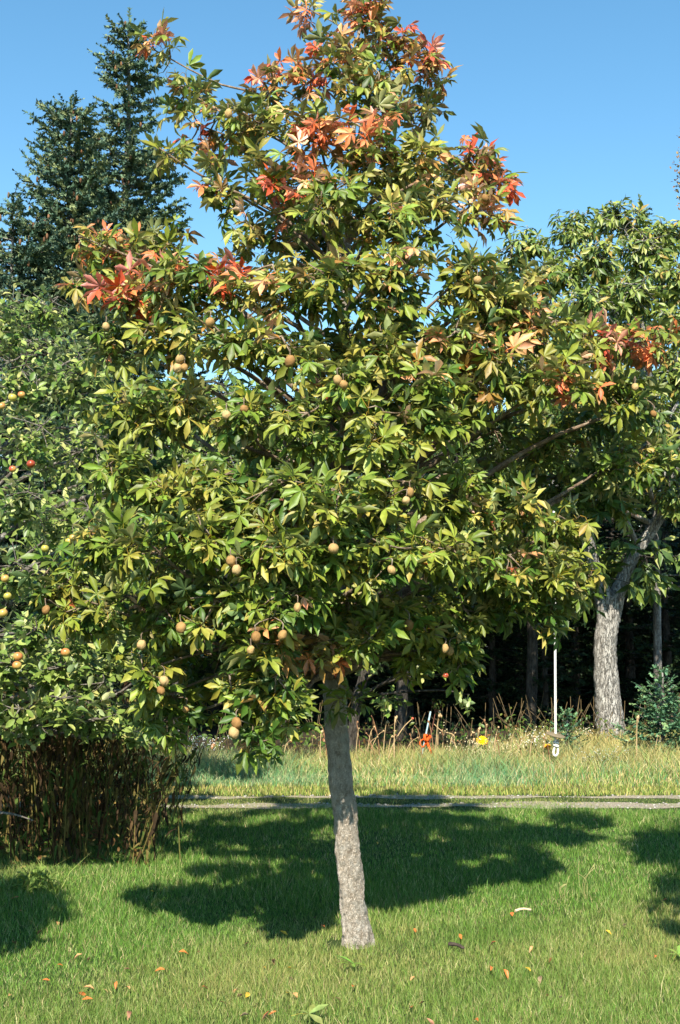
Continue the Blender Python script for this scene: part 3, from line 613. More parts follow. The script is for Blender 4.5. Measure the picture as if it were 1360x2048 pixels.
apple_tree('apple tree with small green leaves and red yellow apples beside dry stalks', (-3.25, 9.3, 0),
           [(-3.25, 9.3, -.05, .14), (-3.2, 9.25, .5, .12), (-3.05, 9.2, 1.1, .11), (-3.0, 9.2, 1.8, .08), (-2.9, 9.2, 2.6, .05), (-2.8, 9.3, 3.4, .02)], AL, 130, (.85, 1.2), 300,
           [(25, 795, 0), (43, 789, 1), (3, 812, 2), (62, 928, 3), (25, 938, 1), (90, 1097, 0), (146, 1075, 2), (138, 1083, 0), (10, 1157, 2), (15, 1192, 0), (6, 1226, 2), (98, 1256, 0), (142, 1262, 2), (131, 1305, 2), (36, 1313, 2), (34, 1331, 2)])
BL = plobes([(800, 900, 12.8, 90, 80, .8), (900, 900, 13, 90, 80, .8), (720, 1000, 12.8, 90, 80, .8), (850, 1010, 12.2, 100, 80, 1), (950, 1040, 12.8, 80, 70, 1), (760, 1130, 12.2, 90, 70, 1),
             (870, 1140, 12, 90, 70, 1), (950, 1150, 12.6, 60, 60, .9), (800, 1240, 12.1, 80, 60, 1), (900, 1245, 12.0, 70, 55, 1), (940, 1270, 12.2, 36, 50, 1), (750, 1330, 12.6, 60, 50, .8),
             (850, 1330, 12.3, 70, 45, 1), (925, 1340, 12.2, 36, 42, 1), (780, 1400, 12.9, 70, 36, .8), (930, 1390, 12.3, 22, 20, 1)])
apple_tree('apple tree half hidden behind the buckeye trunk at the meadow edge', (*at(700, 1500, 13.2)[:2], 0),
           [(*at(700, 1500, 13.2)[:2], -.05, .06), (*at(715, 1400, 13.1), .055), (*at(760, 1250, 13), .05), (*at(820, 1080, 12.8), .05), (*at(830, 900, 12.8), .02)], BL, 46, (1.0, 1.4), 60,
           [(891, 1351, 1)], bark=M_darkbark)

# ------------------------------------------------------------------ the oak with the swing, and woodland broadleaf trees and added shade maples
OK_ = [(0, .2), (.5, 1.0), (1.0, .03)]
OKL = [simple_leaf(20 + s, .11, .042, OK_, .15, .4) for s in range(5)]
OPAL = np.array([lin(c) for c in [(112, 128, 54), (132, 144, 68), (88, 110, 48), (152, 154, 82), (66, 88, 38), (156, 134, 68)]])
def broad_tree(name, label, base, trunk, lobes, dens, size, pals, rs=1.6, extra=None, seedp=None, group=None, nparts=0, bark=None, thick=1):
    bark = bark or M_oakbark
    t = thing(name, base, label, 'tree', group)
    cvs = []
    for j, tr in enumerate(trunk):
        cv = spline(tr, 160 if thick != 1 else 46); cv[:, 3] *= thick; V, T = tube(cv[:, :3], cv[:, 3], 32 if thick != 1 else 14); V = relief(V, np.repeat(cv[:, :3], len(V) // len(cv), 0), .09, 26.0); m = MB(); m.add(V, T); obj('trunk' if j == 0 else 'fork', m.mesh('trunk', bark), t); cvs.append(cv)
    allp = np.concatenate([c[:, :3] for c in cvs]); allr = np.concatenate([c[:, 3] for c in cvs])
    P, Dv, I = crown_clusters(lobes, dens, .5, 1.0); Dv = norm(norm(Dv) + np.array((0, -.1, .25)))
    limbs_and_twigs(allp[::3] if thick != 1 else allp, allr[::3] if thick != 1 else allr, lobes, P, I, bark, t, .4, base[2] + 2.2, rs, .006)
    Pn, Mx, ci = leaves_on(P, Dv, 6, 9, .12, .5, 1.3, .75, size, .3)
    ch = rng.integers(0, len(OKL), len(Pn)); pal = rng.choice(len(OPAL), len(Pn), p=pals)
    split_leaves(OKL, ch, Mx, Pn, pal, OPAL, t, M_oakleaf, nparts, 18); return t
OB = ground(1222, 1484)
OL = plobes([(1050, 500, 15, 60, 50, 1), (1010, 560, 15.4, 50, 50, .8), (1150, 460, 15, 60, 50, 1), (1240, 440, 15.3, 60, 45, 1), (1210, 430, 15.8, 26, 24, .8), (1330, 470, 15.2, 60, 50, 1), (1290, 500, 14.4, 70, 50, 1),
             (1120, 540, 14.2, 60, 50, 1), (1200, 520, 14.0, 66, 46, 1), (1350, 560, 14.2, 60, 56, 1), (1260, 590, 13.6, 70, 46, 1), (1170, 610, 13.4, 66, 46, 1), (1090, 620, 13.8, 60, 46, .9),
             (1340, 650, 13.6, 60, 46, 1), (1230, 690, 13.2, 70, 46, .9), (1130, 720, 13.0, 70, 50, .8), (1350, 750, 13.6, 50, 50, 1), (1290, 830, 13.2, 70, 56, .9), (1190, 800, 12.9, 80, 56, .8),
             (1350, 880, 14, 50, 56, .9), (1070, 800, 13.0, 70, 60, .7), (1270, 940, 13.6, 60, 50, .9), (1350, 990, 14.5, 50, 50, .9), (1440, 600, 14.6, 90, 110, .7), (1440, 850, 14.6, 90, 120, .7),
             (1020, 900, 13.4, 80, 60, .6), (1120, 930, 12.9, 80, 50, .6), (1240, 600, 16.3, 120, 110, .6), (1240, 820, 16.3, 130, 110, .6), (1080, 720, 16, 100, 120, .5), (1400, 720, 16.4, 100, 130, .5)])
o1 = at(1215, 1225, OB[1])
oak = broad_tree('oak_tree', 'big forked oak with pale grey trunk and rope swing at the wood edge', OB,
    [[(OB[0], OB[1], -.05, .29), (OB[0], OB[1], .1, .235), (*at(1216, 1400, OB[1]), .195), (*at(1210, 1300, OB[1]), .17), (*o1, .165), (*at(1190, 1150, OB[1]), .12), (*at(1172, 1060, OB[1]), .10), (*at(1150, 950, OB[1] - .2), .09), (*at(1130, 800, OB[1] - .4), .06), (*at(1120, 650, OB[1] - .4), .03)],
     [(*at(1222, 1240, OB[1]), .14), (*at(1238, 1180, OB[1]), .115), (*at(1268, 1110, OB[1]), .095), (*at(1310, 1050, OB[1]), .085), (*at(1330, 1000, OB[1]), .07), (*at(1325, 880, OB[1]), .06), (*at(1290, 700, OB[1]), .045), (*at(1270, 520, OB[1]), .02)],
     [(*at(1170, 1060, OB[1]), .08), (*at(1140, 970, OB[1] - 1.0), .065), (*at(1115, 960, OB[1] - 2.2), .05), (*at(1107, 985, 12.35), .035)]],
    OL, 175, (.85, 1.3), [.26, .24, .24, .1, .1, .06], nparts=200, thick=.8)
maple_spots = [('small maple added out of view on the left to shade the lawn', -345, 4.9, .64), ('leafy maple added out of view on the right to shade the lawn', 1715, 4.9, .8), ('leafy maple in the wood between the buckeye trunk and the oak', 800, 15.2, 1.0), ('leafy maple standing in the wood directly behind the buckeye crown', 560, 15.2, 1.0), ('leafy maple at the wood edge between the apple tree and the oak', 1060, 16.2, 1.0), ('leafy maple at the wood edge between the spruces and the buckeye', 350, 14.9, .95)]  # first two are unseen maples, added to shade the lawn edges
for lab, x, Y, s in maple_spots:
    b = at(x, 1500, Y); b[2] = 0
    lb = []
    for i in range(20 if Y > 8 else 34):
        a = rng.uniform(0, 6.28); q = rng.uniform(0, 1) ** .6 * 1.35 * s; zz = rng.uniform(2.0, 4.4) * s
        if Y < 8: q *= .62; zz = rng.uniform(1.45, 4.3) if b[0] > 0 else rng.uniform(1.35, 2.5)
        lb.append((b[0] + math.cos(a) * q * (.55 if Y < 8 else 1.3), b[1] + math.sin(a) * q - .6, zz, .66 * s * (.6 if Y < 8 else 1), .66 * s, .5 * s, .9))
    broad_tree('maple_tree', lab, b, [[(*b[:2], -.05, .085), (b[0] + .05, b[1], 1.2, .07), (b[0], b[1], 2.4, .06), (b[0] + .1, b[1], 4.0 * s, .03)]], lb, 24 if Y > 8 else 46, (1.4, 2.0) if Y > 8 else (.8, 1.2), [.2, .1, .4, .05, .25, 0], bark=M_darkbark)

# ------------------------------------------------------------------ conifers
def brush(seed, k=16, L=1.0, nl=.30, flat=False):
    g = random.Random(seed); V = []; T = []
    for i in range(k):
        t = (i + .5) / k; a = g.uniform(0, 6.28) if not flat else (g.choice((0, math.pi)) + g.uniform(-.7, .7))
        p = np.array((t * L, 0, 0)); d = np.array((.65, math.cos(a), math.sin(a) + .1)); d = d / np.linalg.norm(d) * nl * g.uniform(.7, 1.2)
        sd = norm(np.cross(d, np.array((.2, .3, 1.)) + .4 * np.array((g.random(), g.random(), 0)))) * .15
        n0 = len(V); V += [p - sd, p + sd, p + d]; T.append((n0, n0 + 1, n0 + 2))
    V += [np.array((0, 0, -.012)), np.array((0, .015, .012)), np.array((L, 0, 0))]; T.append((len(V) - 3, len(V) - 2, len(V) - 1))
    V = np.array(V); return V, np.array(T), np.ones((len(V), 3)), np.zeros((len(V), 3))
BR = [brush(s, 11, 1, .36) for s in range(4)]; BRF = [brush(10 + s, 14, 1, .32, True) for s in range(4)]
def conifer_mesh(height, prof, whorl, nb, unit, cols, dens=1.0, tilt=(.5, -.15), z0=.3, flat=False, sideways=.42, miss=.1, seed=1, lowcut=None):
    """returns (needles arrays, wood MB, tips). prof(t): radius at relative height t"""
    g = np.random.default_rng(seed); Pp, Xx, Sz = [], [], []; wood = MB(); tips = []
    z = z0
    while z < height * .985:
        t = z / height; R0 = prof(t); k_ = max(3, int(nb * (0.6 + .5 * min(1, R0))))
        a0 = g.uniform(0, 6.28)
        for j in range(k_):
            if g.random() < miss: continue
            a = a0 + 6.283 * j / k_ + g.normal(0, .25); R = R0 * g.uniform(.62, 1.15); zz = z + g.uniform(-.5, .5) * whorl
            el = tilt[1] + (tilt[0] - tilt[1]) * t ** 1.5 + g.normal(0, .1)
            m = max(3, int(R / .12)); s = np.linspace(0, 1, m + 1)
            hx = R * s; hz = zz + R * (math.sin(el) * s + .22 * (s ** 2 - .35 * s))
            pts = np.stack([np.cos(a) * hx, np.sin(a) * hx, hz], -1)
            V, T = tube(pts, np.linspace(.006 + .010 * R, .003, m + 1), 3); wood.add(V, T)
            tips.append(pts[-1])
            dirs = norm(np.gradient(pts, axis=0)); L = R
            nn = max(2, int(dens * L * .95 / unit)); ss = np.linspace(.12, 1, nn)
            pc = np.stack([np.interp(ss, s, pts[:, q]) for q in range(3)], -1); dc = np.stack([np.interp(ss, s, dirs[:, q]) for q in range(3)], -1)
            Pp.append(pc); Xx.append(dc + g.normal(0, .15, dc.shape)); Sz.append(np.full(nn, unit) * g.uniform(.9, 1.2, nn))
            nsd = max(2, int(dens * L / (unit * .75)))
            for q in range(nsd):
                st = g.uniform(.12, .97); bp = np.array([np.interp(st, s, pts[:, w_]) for w_ in range(3)]); sd = 1 if q % 2 else -1
                la = sideways * L * (1.05 - st) * g.uniform(.6, 1.2) + unit * .5
                da = a + sd * g.uniform(.6, 1.1); dv = np.array((math.cos(da), math.sin(da), g.uniform(-.35, .15) + .1 * t)); dv /= np.linalg.norm(dv)
                mm = max(1, int(la / (unit * .8))); f = (np.arange(mm) / mm)[:, None]
                Pp.append(bp + dv * la * f); Xx.append(np.tile(dv, (mm, 1)) + g.normal(0, .2, (mm, 3))); Sz.append(np.full(mm, unit) * g.uniform(.85, 1.2, mm))
        z += whorl * g.uniform(.8, 1.2)
    top = np.stack([0 * np.arange(3.), 0 * np.arange(3.), height - unit * np.array((2.2, 1.4, .6))], -1)
    Pp.append(top); Xx.append(np.tile((0.02, 0, 1.), (3, 1))); Sz.append(np.full(3, unit))
    Pn = np.concatenate(Pp); X = norm(np.concatenate(Xx)); S = np.concatenate(Sz)
    Zh = np.tile((0, 0, 1.), (len(X), 1)) + g.normal(0, .3, X.shape)
    cl = np.array([lin(c) for c in cols]); ix = g.integers(0, len(cl), len(X)); C = np.clip(cl[ix] * (1 + .15 * g.standard_normal((len(X), 1))), .004, .8)
    tm = BRF if flat else BR
    return inst(tm, g.integers(0, 4, len(X)), frames(X, Zh, S), Pn, C), wood, np.array(tips)
def conifer(name, label, base, height, rtrunk, arrs, wood, group=None, tips=None, cones=0, bark=None):
    bark = bark or M_conbark
    t = thing(name, base, label, 'tree', group); b = np.array(base, float)
    zz = np.linspace(-.05, height * .97, 24); V, T = tube(np.stack([.02 * np.sin(zz * 2), 0 * zz, zz], -1) + b, rtrunk * (1 - np.clip(zz, 0, None) / height) + .008, 9, .04)
    m = MB(); m.add(V, T); obj('trunk', m.mesh('trunk', bark), t)
    V, T, C, U = wood.arrays(); obj('branches', mesh('branches', V + b, T, bark), t, kind='stuff')
    V, T, C, U = arrs; obj('needles', mesh('needles', V + b, T, M_needle, C), t, kind='stuff')
    if cones:
        m = MB(); ok = tips[np.argsort(-tips[:, 2])][:cones * 2]; ov, ot = blob((0, 0, 0), (.022, .022, .05), 5, 4, .1, 2)
        for q in range(cones):
            p = ok[rng.integers(len(ok))] * np.array((rng.uniform(.5, 1), rng.uniform(.5, 1), 1)) + (rng.normal(0, .08), rng.normal(0, .08), -.06); m.add(ov + p + b, ot, lin((122, 88, 62)) * rng.uniform(.5, 1.1))
        obj('cones', m.mesh('cones', M_plain), t, kind='stuff')
    return t
BLUE = [(92, 116, 92), (76, 102, 84), (106, 124, 92), (120, 130, 88), (64, 88, 74)]
DARK = [(38, 58, 34), (46, 66, 38), (32, 48, 30), (54, 70, 40)]  # fir needles darkened, the wood's shade put into their colour
FIRC = [(88, 126, 92), (102, 138, 96), (74, 112, 82), (120, 146, 98)]
def piece(pts):
    xs, ys = zip(*pts); return lambda t: float(np.interp(t, xs, ys))
YS = 20.0; b1 = at(240, 1300, YS); b1[2] = 0; h1 = at(240, 22, YS)[2]
def rel(y, Y, h): return at(0, y, Y)[2] / h
p1 = piece([(0, 1.7), (rel(560, YS, h1), 1.35), (rel(430, YS, h1), 1.2), (rel(350, YS, h1), 1.25), (rel(290, YS, h1), .85), (rel(235, YS, h1), .55), (rel(190, YS, h1), .72), (rel(140, YS, h1), .66), (rel(90, YS, h1), .5), (rel(50, YS, h1), .2), (1, .03)])
p1_, p1 = p1, (lambda t: p1_(t) * (.70 if t > .45 else .9))
A, W_, tips = conifer_mesh(h1, p1, .17, 8, .16, BLUE, 2.0, (.35, -.1), 3.0, miss=.16, seed=5)
conifer('spruce_tree', 'tallest blue green spruce with thin pointed top and bare pale trunk showing', b1, h1, .17, A, W_, 'spruces behind the apple tree', tips, 60)
Y2 = 19.0; b2 = at(122, 1300, Y2); b2[2] = 0; h2 = at(122, 200, Y2)[2]
p2 = piece([(0, 1.6), (rel(600, Y2, h2), 1.25), (rel(480, Y2, h2), .95), (rel(360, Y2, h2), .85), (rel(280, Y2, h2), .70), (rel(235, Y2, h2), .42), (1, .06)])
p2_, p2 = p2, (lambda t: p2_(t) * (.76 if t > .5 else .9))
A, W_, tips = conifer_mesh(h2, p2, .15, 9, .15, BLUE, 2.0, (.45, -.15), 3.0, miss=.08, seed=6)
conifer('spruce_tree', 'dense dark blue spruce with brown cones in its top', b2, h2, .16, A, W_, 'spruces behind the apple tree', tips, 170)
Y3 = 18.2; b3 = at(5, 1300, Y3); b3[2] = 0; h3 = at(5, 395, Y3)[2]
p3 = piece([(0, 1.9), (rel(640, Y3, h3), 1.5), (rel(500, Y3, h3), .75), (rel(430, Y3, h3), .3), (1, .04)])
A, W_, tips = conifer_mesh(h3, p3, .2, 8, .15, BLUE, 1.7, (.3, -.1), 2.5, miss=.12, seed=8)
conifer('spruce_tree', 'shorter grey blue spruce overlapping the dense cone bearing spruce', b3, h3, .14, A, W_, 'spruces behind the apple tree', tips, 30)
b4 = at(1297, 1300, 21); b4[2] = 0; h4 = at(1297, 396, 21)[2]
A, W_, tips = conifer_mesh(h4, piece([(0, 1.5), (.6, .7), (.85, .28), (.94, .25), (1, .05)]), .24, 7, .15, [(104, 122, 76), (88, 108, 70)], .8, (.4, -.1), 2.0, seed=9)
conifer('spruce_tree', 'conifer whose bushy tip rises above the oak crown', b4, h4, .14, A, W_, 'conifers of the wood', tips, 0)
# shaded firs of the wood: one shape, many copies
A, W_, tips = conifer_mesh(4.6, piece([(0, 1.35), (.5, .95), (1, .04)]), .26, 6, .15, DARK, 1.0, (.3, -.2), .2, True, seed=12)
first = None
fir_spots = [(300, 16.8, .9), (430, 17.4, 1.0), (520, 18.6, 1.05), (620, 17.0, .8), (720, 18.0, 1.0), (820, 17.2, .75), (900, 18.8, 1.0), (985, 17.0, .72), (1040, 18.2, .95), (1090, 16.6, .55), (1150, 18.6, 1.0),
             (1260, 18.2, 1.0), (1335, 17.4, .85), (1380, 19.0, 1.1), (200, 18.2, 1.0), (80, 17.4, .8), (-40, 18, 1.0), (380, 20, 1.2), (560, 20.6, 1.2), (760, 20.4, 1.1), (960, 20.8, 1.2), (1120, 20.6, 1.2), (1230, 20.4, 1.15), (1340, 21, 1.2),
             (660, 22.5, 1.25), (460, 22.5, 1.25), (860, 22.6, 1.2), (1050, 22.8, 1.25), (1190, 22.6, 1.2), (1420, 21.6, 1.2), (250, 22, 1.2)]
fir_spots += [(x + rng.uniform(-25, 25), 24.5 + 3.5 * (i % 3) + rng.uniform(-.5, .5), rng.uniform(1.2, 1.5)) for i, x in enumerate(range(-60, 1500, 42))]
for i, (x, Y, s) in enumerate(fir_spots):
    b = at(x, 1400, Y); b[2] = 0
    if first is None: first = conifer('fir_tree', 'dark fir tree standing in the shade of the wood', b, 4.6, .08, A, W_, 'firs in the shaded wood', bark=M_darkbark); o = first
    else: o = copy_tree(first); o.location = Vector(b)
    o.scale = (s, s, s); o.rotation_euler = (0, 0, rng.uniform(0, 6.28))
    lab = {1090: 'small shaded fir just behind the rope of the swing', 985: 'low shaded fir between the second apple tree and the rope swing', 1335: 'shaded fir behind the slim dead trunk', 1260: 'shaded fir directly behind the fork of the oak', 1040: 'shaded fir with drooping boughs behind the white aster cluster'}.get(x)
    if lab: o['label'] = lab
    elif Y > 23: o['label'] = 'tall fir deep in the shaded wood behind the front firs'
# sunlit saplings at the wood edge
sb = ground(1325, 1518); sh = at(1325, 1340, sb[1])[2]
A, W_, tips = conifer_mesh(sh, piece([(0, .44), (.3, .40), (.6, .26), (.85, .11), (1, .02)]), .065, 8, .07, FIRC, 1.7, (.7, .1), .05, True, sideways=.5, miss=.05, seed=14)
conifer('fir_sapling', 'young green fir sapling standing beside the oak trunk', sb, sh, .02, A, W_)
sb2 = ground(1133, 1515); sh2 = at(1133, 1424, sb2[1])[2]
A, W_, tips = conifer_mesh(sh2, piece([(0, .2), (.4, .17), (.8, .08), (1, .02)]), .05, 6, .06, FIRC, 1.6, (.8, .2), .05, True, sideways=.4, miss=.05, seed=15)
conifer('fir_sapling', 'tiny fir sapling growing beside the rope swing', sb2, sh2, .012, A, W_)
# bare dead trunks in the wood
def dead_tree(label, base, pts, branches):
    t = thing('dead_tree', base, label, 'tree'); cv = spline(pts, 30); V, T = tube(cv[:, :3], cv[:, 3], 9, .05); m = MB(); m.add(V, T); obj('trunk', m.mesh('trunk', M_conbark), t)
    for br in branches:
        cv = spline(br, 10); V, T = tube(cv[:, :3], cv[:, 3], 5, .05); m = MB(); m.add(V, T); obj('branch', m.mesh('branch', M_conbark), t)
YD = 16.2; db = at(1318, 1300, YD); db[2] = 0
def a4(x, y, Y, r): return (*at(x, y, Y), r)
dead_tree('slim dead trunk with bare pale side branches behind the oak', db, [(*db[:2], -.05, .062), a4(1316, 1340, YD, .056), a4(1314, 1200, YD, .052), a4(1312, 1100, YD, .045), a4(1308, 950, YD, .03)],
          [[a4(1314, 1182, YD, .018), a4(1345, 1176, YD - .2, .013), a4(1385, 1165, YD - .4, .006)], [a4(1312, 1150, YD, .014), a4(1340, 1150, YD, .01), a4(1375, 1152, YD, .004)],
           [a4(1312, 1154, YD, .012), a4(1292, 1152, YD - .2, .009), a4(1283, 1162, YD - .3, .004)], [a4(1350, 1176, YD - .2, .008), a4(1340, 1160, YD - .2, .006), a4(1326, 1150, YD - .2, .003)], [a4(1315, 1190, YD, .01), a4(1330, 1190, YD - .3, .008), a4(1337, 1194, YD - .3, .004)]])
# thin twiggy tree at the frame's edge
YT = 17.0; tb = at(1395, 1300, YT); tb[2] = 0
tt_ = thing('bare_tree', tb, 'thin almost bare brown tree rising above the oak crown', 'tree')
m = MB(); V, T = tube(spline([(*tb[:2], -.05), at(1392, 900, YT), at(1388, 600, YT), at(1380, 400, YT), at(1372, 290, YT)], 30), np.linspace(.10, .008, 30), 7); m.add(V, T); obj('trunk', m.mesh('trunk', M_conbark), tt_)
m = MB(); lm = []
for i in range(70):
    y0 = rng.uniform(300, 620); s = at(1384, y0, YT); e = s + np.array((rng.normal(-.05, .15), rng.normal(0, .2), rng.uniform(.1, .4))); V, T = tube(spline([s, (s + e) / 2 + rng.normal(0, .04, 3), e], 5), np.linspace(.008, .003, 5), 3); m.add(V, T)
    for q in range(12): lm.append(s + (e - s) * rng.uniform(.4, 1) + rng.normal(0, .03, 3))
obj('twigs', m.mesh('twigs', M_conbark), tt_, kind='stuff')
lm = np.array(lm); X = norm(rng.normal(0, 1, lm.shape)); V, T, C, U = inst(APL, rng.integers(0, 6, len(lm)), frames(X, rng.normal(0, 1, lm.shape), np.full(len(lm), .75)), lm, palette_mix(len(lm), [(150, 112, 70), (128, 104, 66), (168, 140, 84)], [1, 1, 1]))
obj('foliage', mesh('foliage', V, T, M_dry, C, U), tt_, kind='stuff')

# ------------------------------------------------------------------ rope swing
RY = 12.35; top = at(1107, 985, RY); bot = at(1111, 1468, RY)
sw = thing('rope_swing', (bot[0], RY, bot[2] - .25), 'white rope swing with round disc seat hanging from the oak', 'swing')
def part_tube(name, pts, r, mat, parent, col=(1, 1, 1), n=8, smooth_n=None):
    p = spline(pts, smooth_n or len(pts) * 5); V, T = tube(p, r, n); m_ = MB(); m_.add(V, T, col); return obj(name, m_.mesh(name, mat), parent)
WH = lin((226, 222, 214))
part_tube('rope', [top, (top + bot) / 2 + (.004, 0, 0), bot, at(1111.5, 1486, RY)], .0125, M_plain, sw, WH, 8, 50)
V, T = blob((0, 0, 0), (.105, .105, .016), 20, 6); V = V @ rotx(.12).T @ roty(.22).T + at(1111, 1470, RY); m = MB(); m.add(V, T, lin((120, 108, 86))); obj('seat', m.mesh('seat', M_plain), sw)
kc = at(1112, 1487, RY); a = np.linspace(0, 4 * math.pi, 26)
part_tube('knot', np.stack([kc[0] + .02 * np.cos(a), kc[1] + .02 * np.sin(a), kc[2] + .028 - .056 * np.linspace(0, 1, 26)], -1), .0125, M_plain, sw, WH, 8, 60)
part_tube('loop', [at(1112, 1490, RY), at(1107.5, 1500, RY), at(1107, 1508, RY), at(1111, 1511.5, RY), at(1115, 1507, RY), at(1115.5, 1498, RY), at(1113, 1488, RY)], .0115, M_plain, sw, WH, 8, 40)

# ------------------------------------------------------------------ marker stake with orange ribbon
def rooted(px, py_top, Yd, px_b=None):
    g0 = at(px_b if px_b is not None else px, 1500, Yd); g0[2] = -.02; return g0, at(px, py_top, Yd)
SY = 12.6; g0, g1 = rooted(861, 1423, SY, 838)
stk = thing('marker_stake', g0, 'thin pale blue stake with orange ribbon standing in the long grass', 'stake')
m = MB(); V, T = tube([g0, (g0 + g1) / 2, g1], .0085, 8); m.add(V, T, lin((150, 176, 182))); obj('rod', m.mesh('rod', M_plain), stk)
def ribbon(pts, w, colr):
    p = spline(pts, 24); tn = norm(np.gradient(p, axis=0)); sd = norm(np.cross(tn, np.array((.2, 1., .3)))) * w; th = np.array((0, .0015, 0))
    V = np.concatenate([p - sd - th, p + sd - th, p + sd + th, p - sd + th]); n_ = len(p); T = []
    for i in range(n_ - 1):
        for (u0, u1) in ((0, 1), (1, 2), (2, 3), (3, 0)):
            a, b = u0 * n_ + i, u1 * n_ + i; T += [(a, b, b + 1), (a, b + 1, a + 1)]
    m = MB(); m.add(V, T, colr); return m
ORC = lin((226, 92, 34))
obj('ribbon', ribbon([at(862, 1476, SY), at(850, 1470, SY - .03), at(852, 1482, SY - .03), at(860, 1472, SY - .02), at(848, 1476, SY)], .014, ORC).mesh('ribbon', M_plain), stk)
obj('ribbon_loop', ribbon([at(851, 1477, SY - .02), at(842, 1481, SY - .02), at(840, 1488, SY - .02), at(845, 1494, SY - .02), at(850, 1488, SY - .01), at(852, 1478, SY - .02)], .007, ORC).mesh('ribbon_loop', M_plain), stk)
obj('ribbon_tail', ribbon([at(852, 1479, SY - .02), at(857, 1492, SY - .02), at(861, 1502, SY - .03), at(863, 1511, SY - .02)], .012, ORC).mesh('ribbon_tail', M_plain), stk)

# ------------------------------------------------------------------ dry weeds of the meadow edge, flowers
def weed_mesh(seed, h, bend, r, colr, leaves, head, mat=M_dry):
    g = np.random.default_rng(seed); m = MB()
    p = spline([(0, 0, -.02), (bend * .2 * h, 0, h * .5), (bend * .6 * h, g.normal(0, .03) * h, h * .85), (bend * h, g.normal(0, .04) * h, h * (.98 if abs(bend) < .4 else .86))], 10)
    V, T = tube(p, np.linspace(r, r * .45, 10), 4); m.add(V, T, colr)
    for q in range(leaves):
        i = g.integers(3, 10); V, T, U = blade(.09 * g.uniform(.5, 1.2), .018, AP, .3, .9); m.add(V @ (rotz(g.uniform(0, 6.28)) @ roty(g.uniform(-.3, .9))).T + p[i], T, np.array(colr) * g.uniform(.5, 1.1), U)
    for q in range(head):
        V, T = blob((0, 0, 0), (.022, .022, .03), 5, 4, .1, seed + q); m.add(V + p[-1] + g.normal(0, .02, 3) * (head > 1) , T, np.array(colr) * g.uniform(.8, 1.3))
    return m.mesh('dry_weed', mat)
STRAW = lin((196, 168, 126)); BRN = lin((150, 112, 82))
WM = [weed_mesh(40 + i, 1.0, [0.05, -.08, .15, .3, -.18, .1, -.12, .02][i], .013, [STRAW, BRN, STRAW, STRAW, BRN, STRAW, BRN, STRAW][i], [2, 4, 1, 0, 2, 3, 1, 5][i], [1, 2, 1, 1, 0, 3, 1, 2][i]) for i in range(8)]
wtop = [(712, 1465), (720, 1452), (734, 1462), (738, 1470), (760, 1438), (766, 1450), (745, 1475), (788, 1441), (786, 1470), (798, 1478), (818, 1456), (806, 1484), (846, 1460), (870, 1436), (868, 1452), (875, 1430), (884, 1470),
        (890, 1468), (897, 1475), (906, 1480), (917, 1485), (936, 1472), (928, 1490), (945, 1486), (990, 1478), (1000, 1490), (1018, 1466), (1030, 1476), (1045, 1490), (1058, 1480), (1075, 1488), (955, 1464), (968, 1458), (976, 1448), (985, 1462),
        (726, 1482), (752, 1490), (775, 1480), (830, 1478), (640, 1470), (622, 1480), (600, 1494), (566, 1490), (545, 1498), (655, 1455), (1085, 1470), (1100, 1485), (1272, 1440), (1310, 1480), (480, 1500), (450, 1496), (415, 1490)]
for i, (x, y) in enumerate(wtop):
    Y = rng.uniform(12.2, 13.0); p = at(x, y, Y); o = obj('dry_weed', WM[i % 8]); o.location = (p[0], Y, 0); hh = p[2] + .05
    o.scale = (max(.5, hh), max(.5, hh), hh); o.rotation_euler = (0, 0, rng.uniform(-.6, .6)); o['label'] = 'tall dry straw coloured weed stalk at the meadow edge'; o['category'] = 'weed'; o['group'] = 'dry weed stalks along the meadow edge'
# twiggy stem with green tuft, and the stalk with a red bud
def plant(name, label, base, cat, parts, group=None):
    t = thing(name, base, label, cat, group)
    for nm, mbx, mt in parts: obj(nm, mbx.mesh(nm, mt), t)
    return t
g0, g1 = rooted(868, 1404, 12.7, 852); m = MB()
V, T = tube(spline([g0, at(862, 1470, 12.7), at(871, 1420, 12.7), g1], 14), np.linspace(.007, .003, 14), 5); m.add(V, T, lin((120, 80, 66)))
for q in [(880, 1404), (884, 1410), (862, 1400), (878, 1416)]:
    V, T = tube(spline([at(870, 1425, 12.7), at((870 + q[0]) / 2, q[1] + 8, 12.7), at(*q, 12.7)], 5), .003, 4); m.add(V, T, lin((120, 80, 66)))
lf = MB()
for q in range(26): V, T, U = blade(.045, .022, AP, .3, .4); lf.add(V @ (rotz(rng.uniform(0, 6.28)) @ roty(rng.uniform(-.6, .8))).T + at(rng.uniform(866, 888), rng.uniform(1398, 1412), 12.7 + rng.uniform(-.05, .05)), T, lin((132, 140, 70)), U)
plant('shrub_shoot', 'reddish woody shoot with small green tuft beside the pale blue stake', g0, 'shoot', [('stem', m, M_dry), ('tuft', lf, M_dry)])
g0, g1 = rooted(825, 1437, 12.6, 770); m = MB(); V, T = tube(spline([g0, at(786, 1490, 12.6), at(806, 1456, 12.6), g1], 12), np.linspace(.008, .004, 12), 5); m.add(V, T, STRAW)
hb = MB(); V, T = blob(g1, .014, 8, 6); hb.add(V, T, lin((196, 96, 70)))
plant('leaning_stalk', 'leaning straw stalk with a round red bud at its tip', g0, 'weed', [('stem', m, M_dry), ('bud', hb, M_plain)])
g0, g1 = rooted(907, 1470, 12.7, 930); m = MB(); V, T = tube(spline([at(868, 1448, 12.7), at(884, 1462, 12.7), g1, at(910, 1490, 12.7), g0], 14), np.linspace(.004, .007, 14), 5); m.add(V, T, STRAW)
plant('bent_stalk', 'dry stalk arching over above the meadow grass', g0, 'weed', [('stem', m, M_dry)])
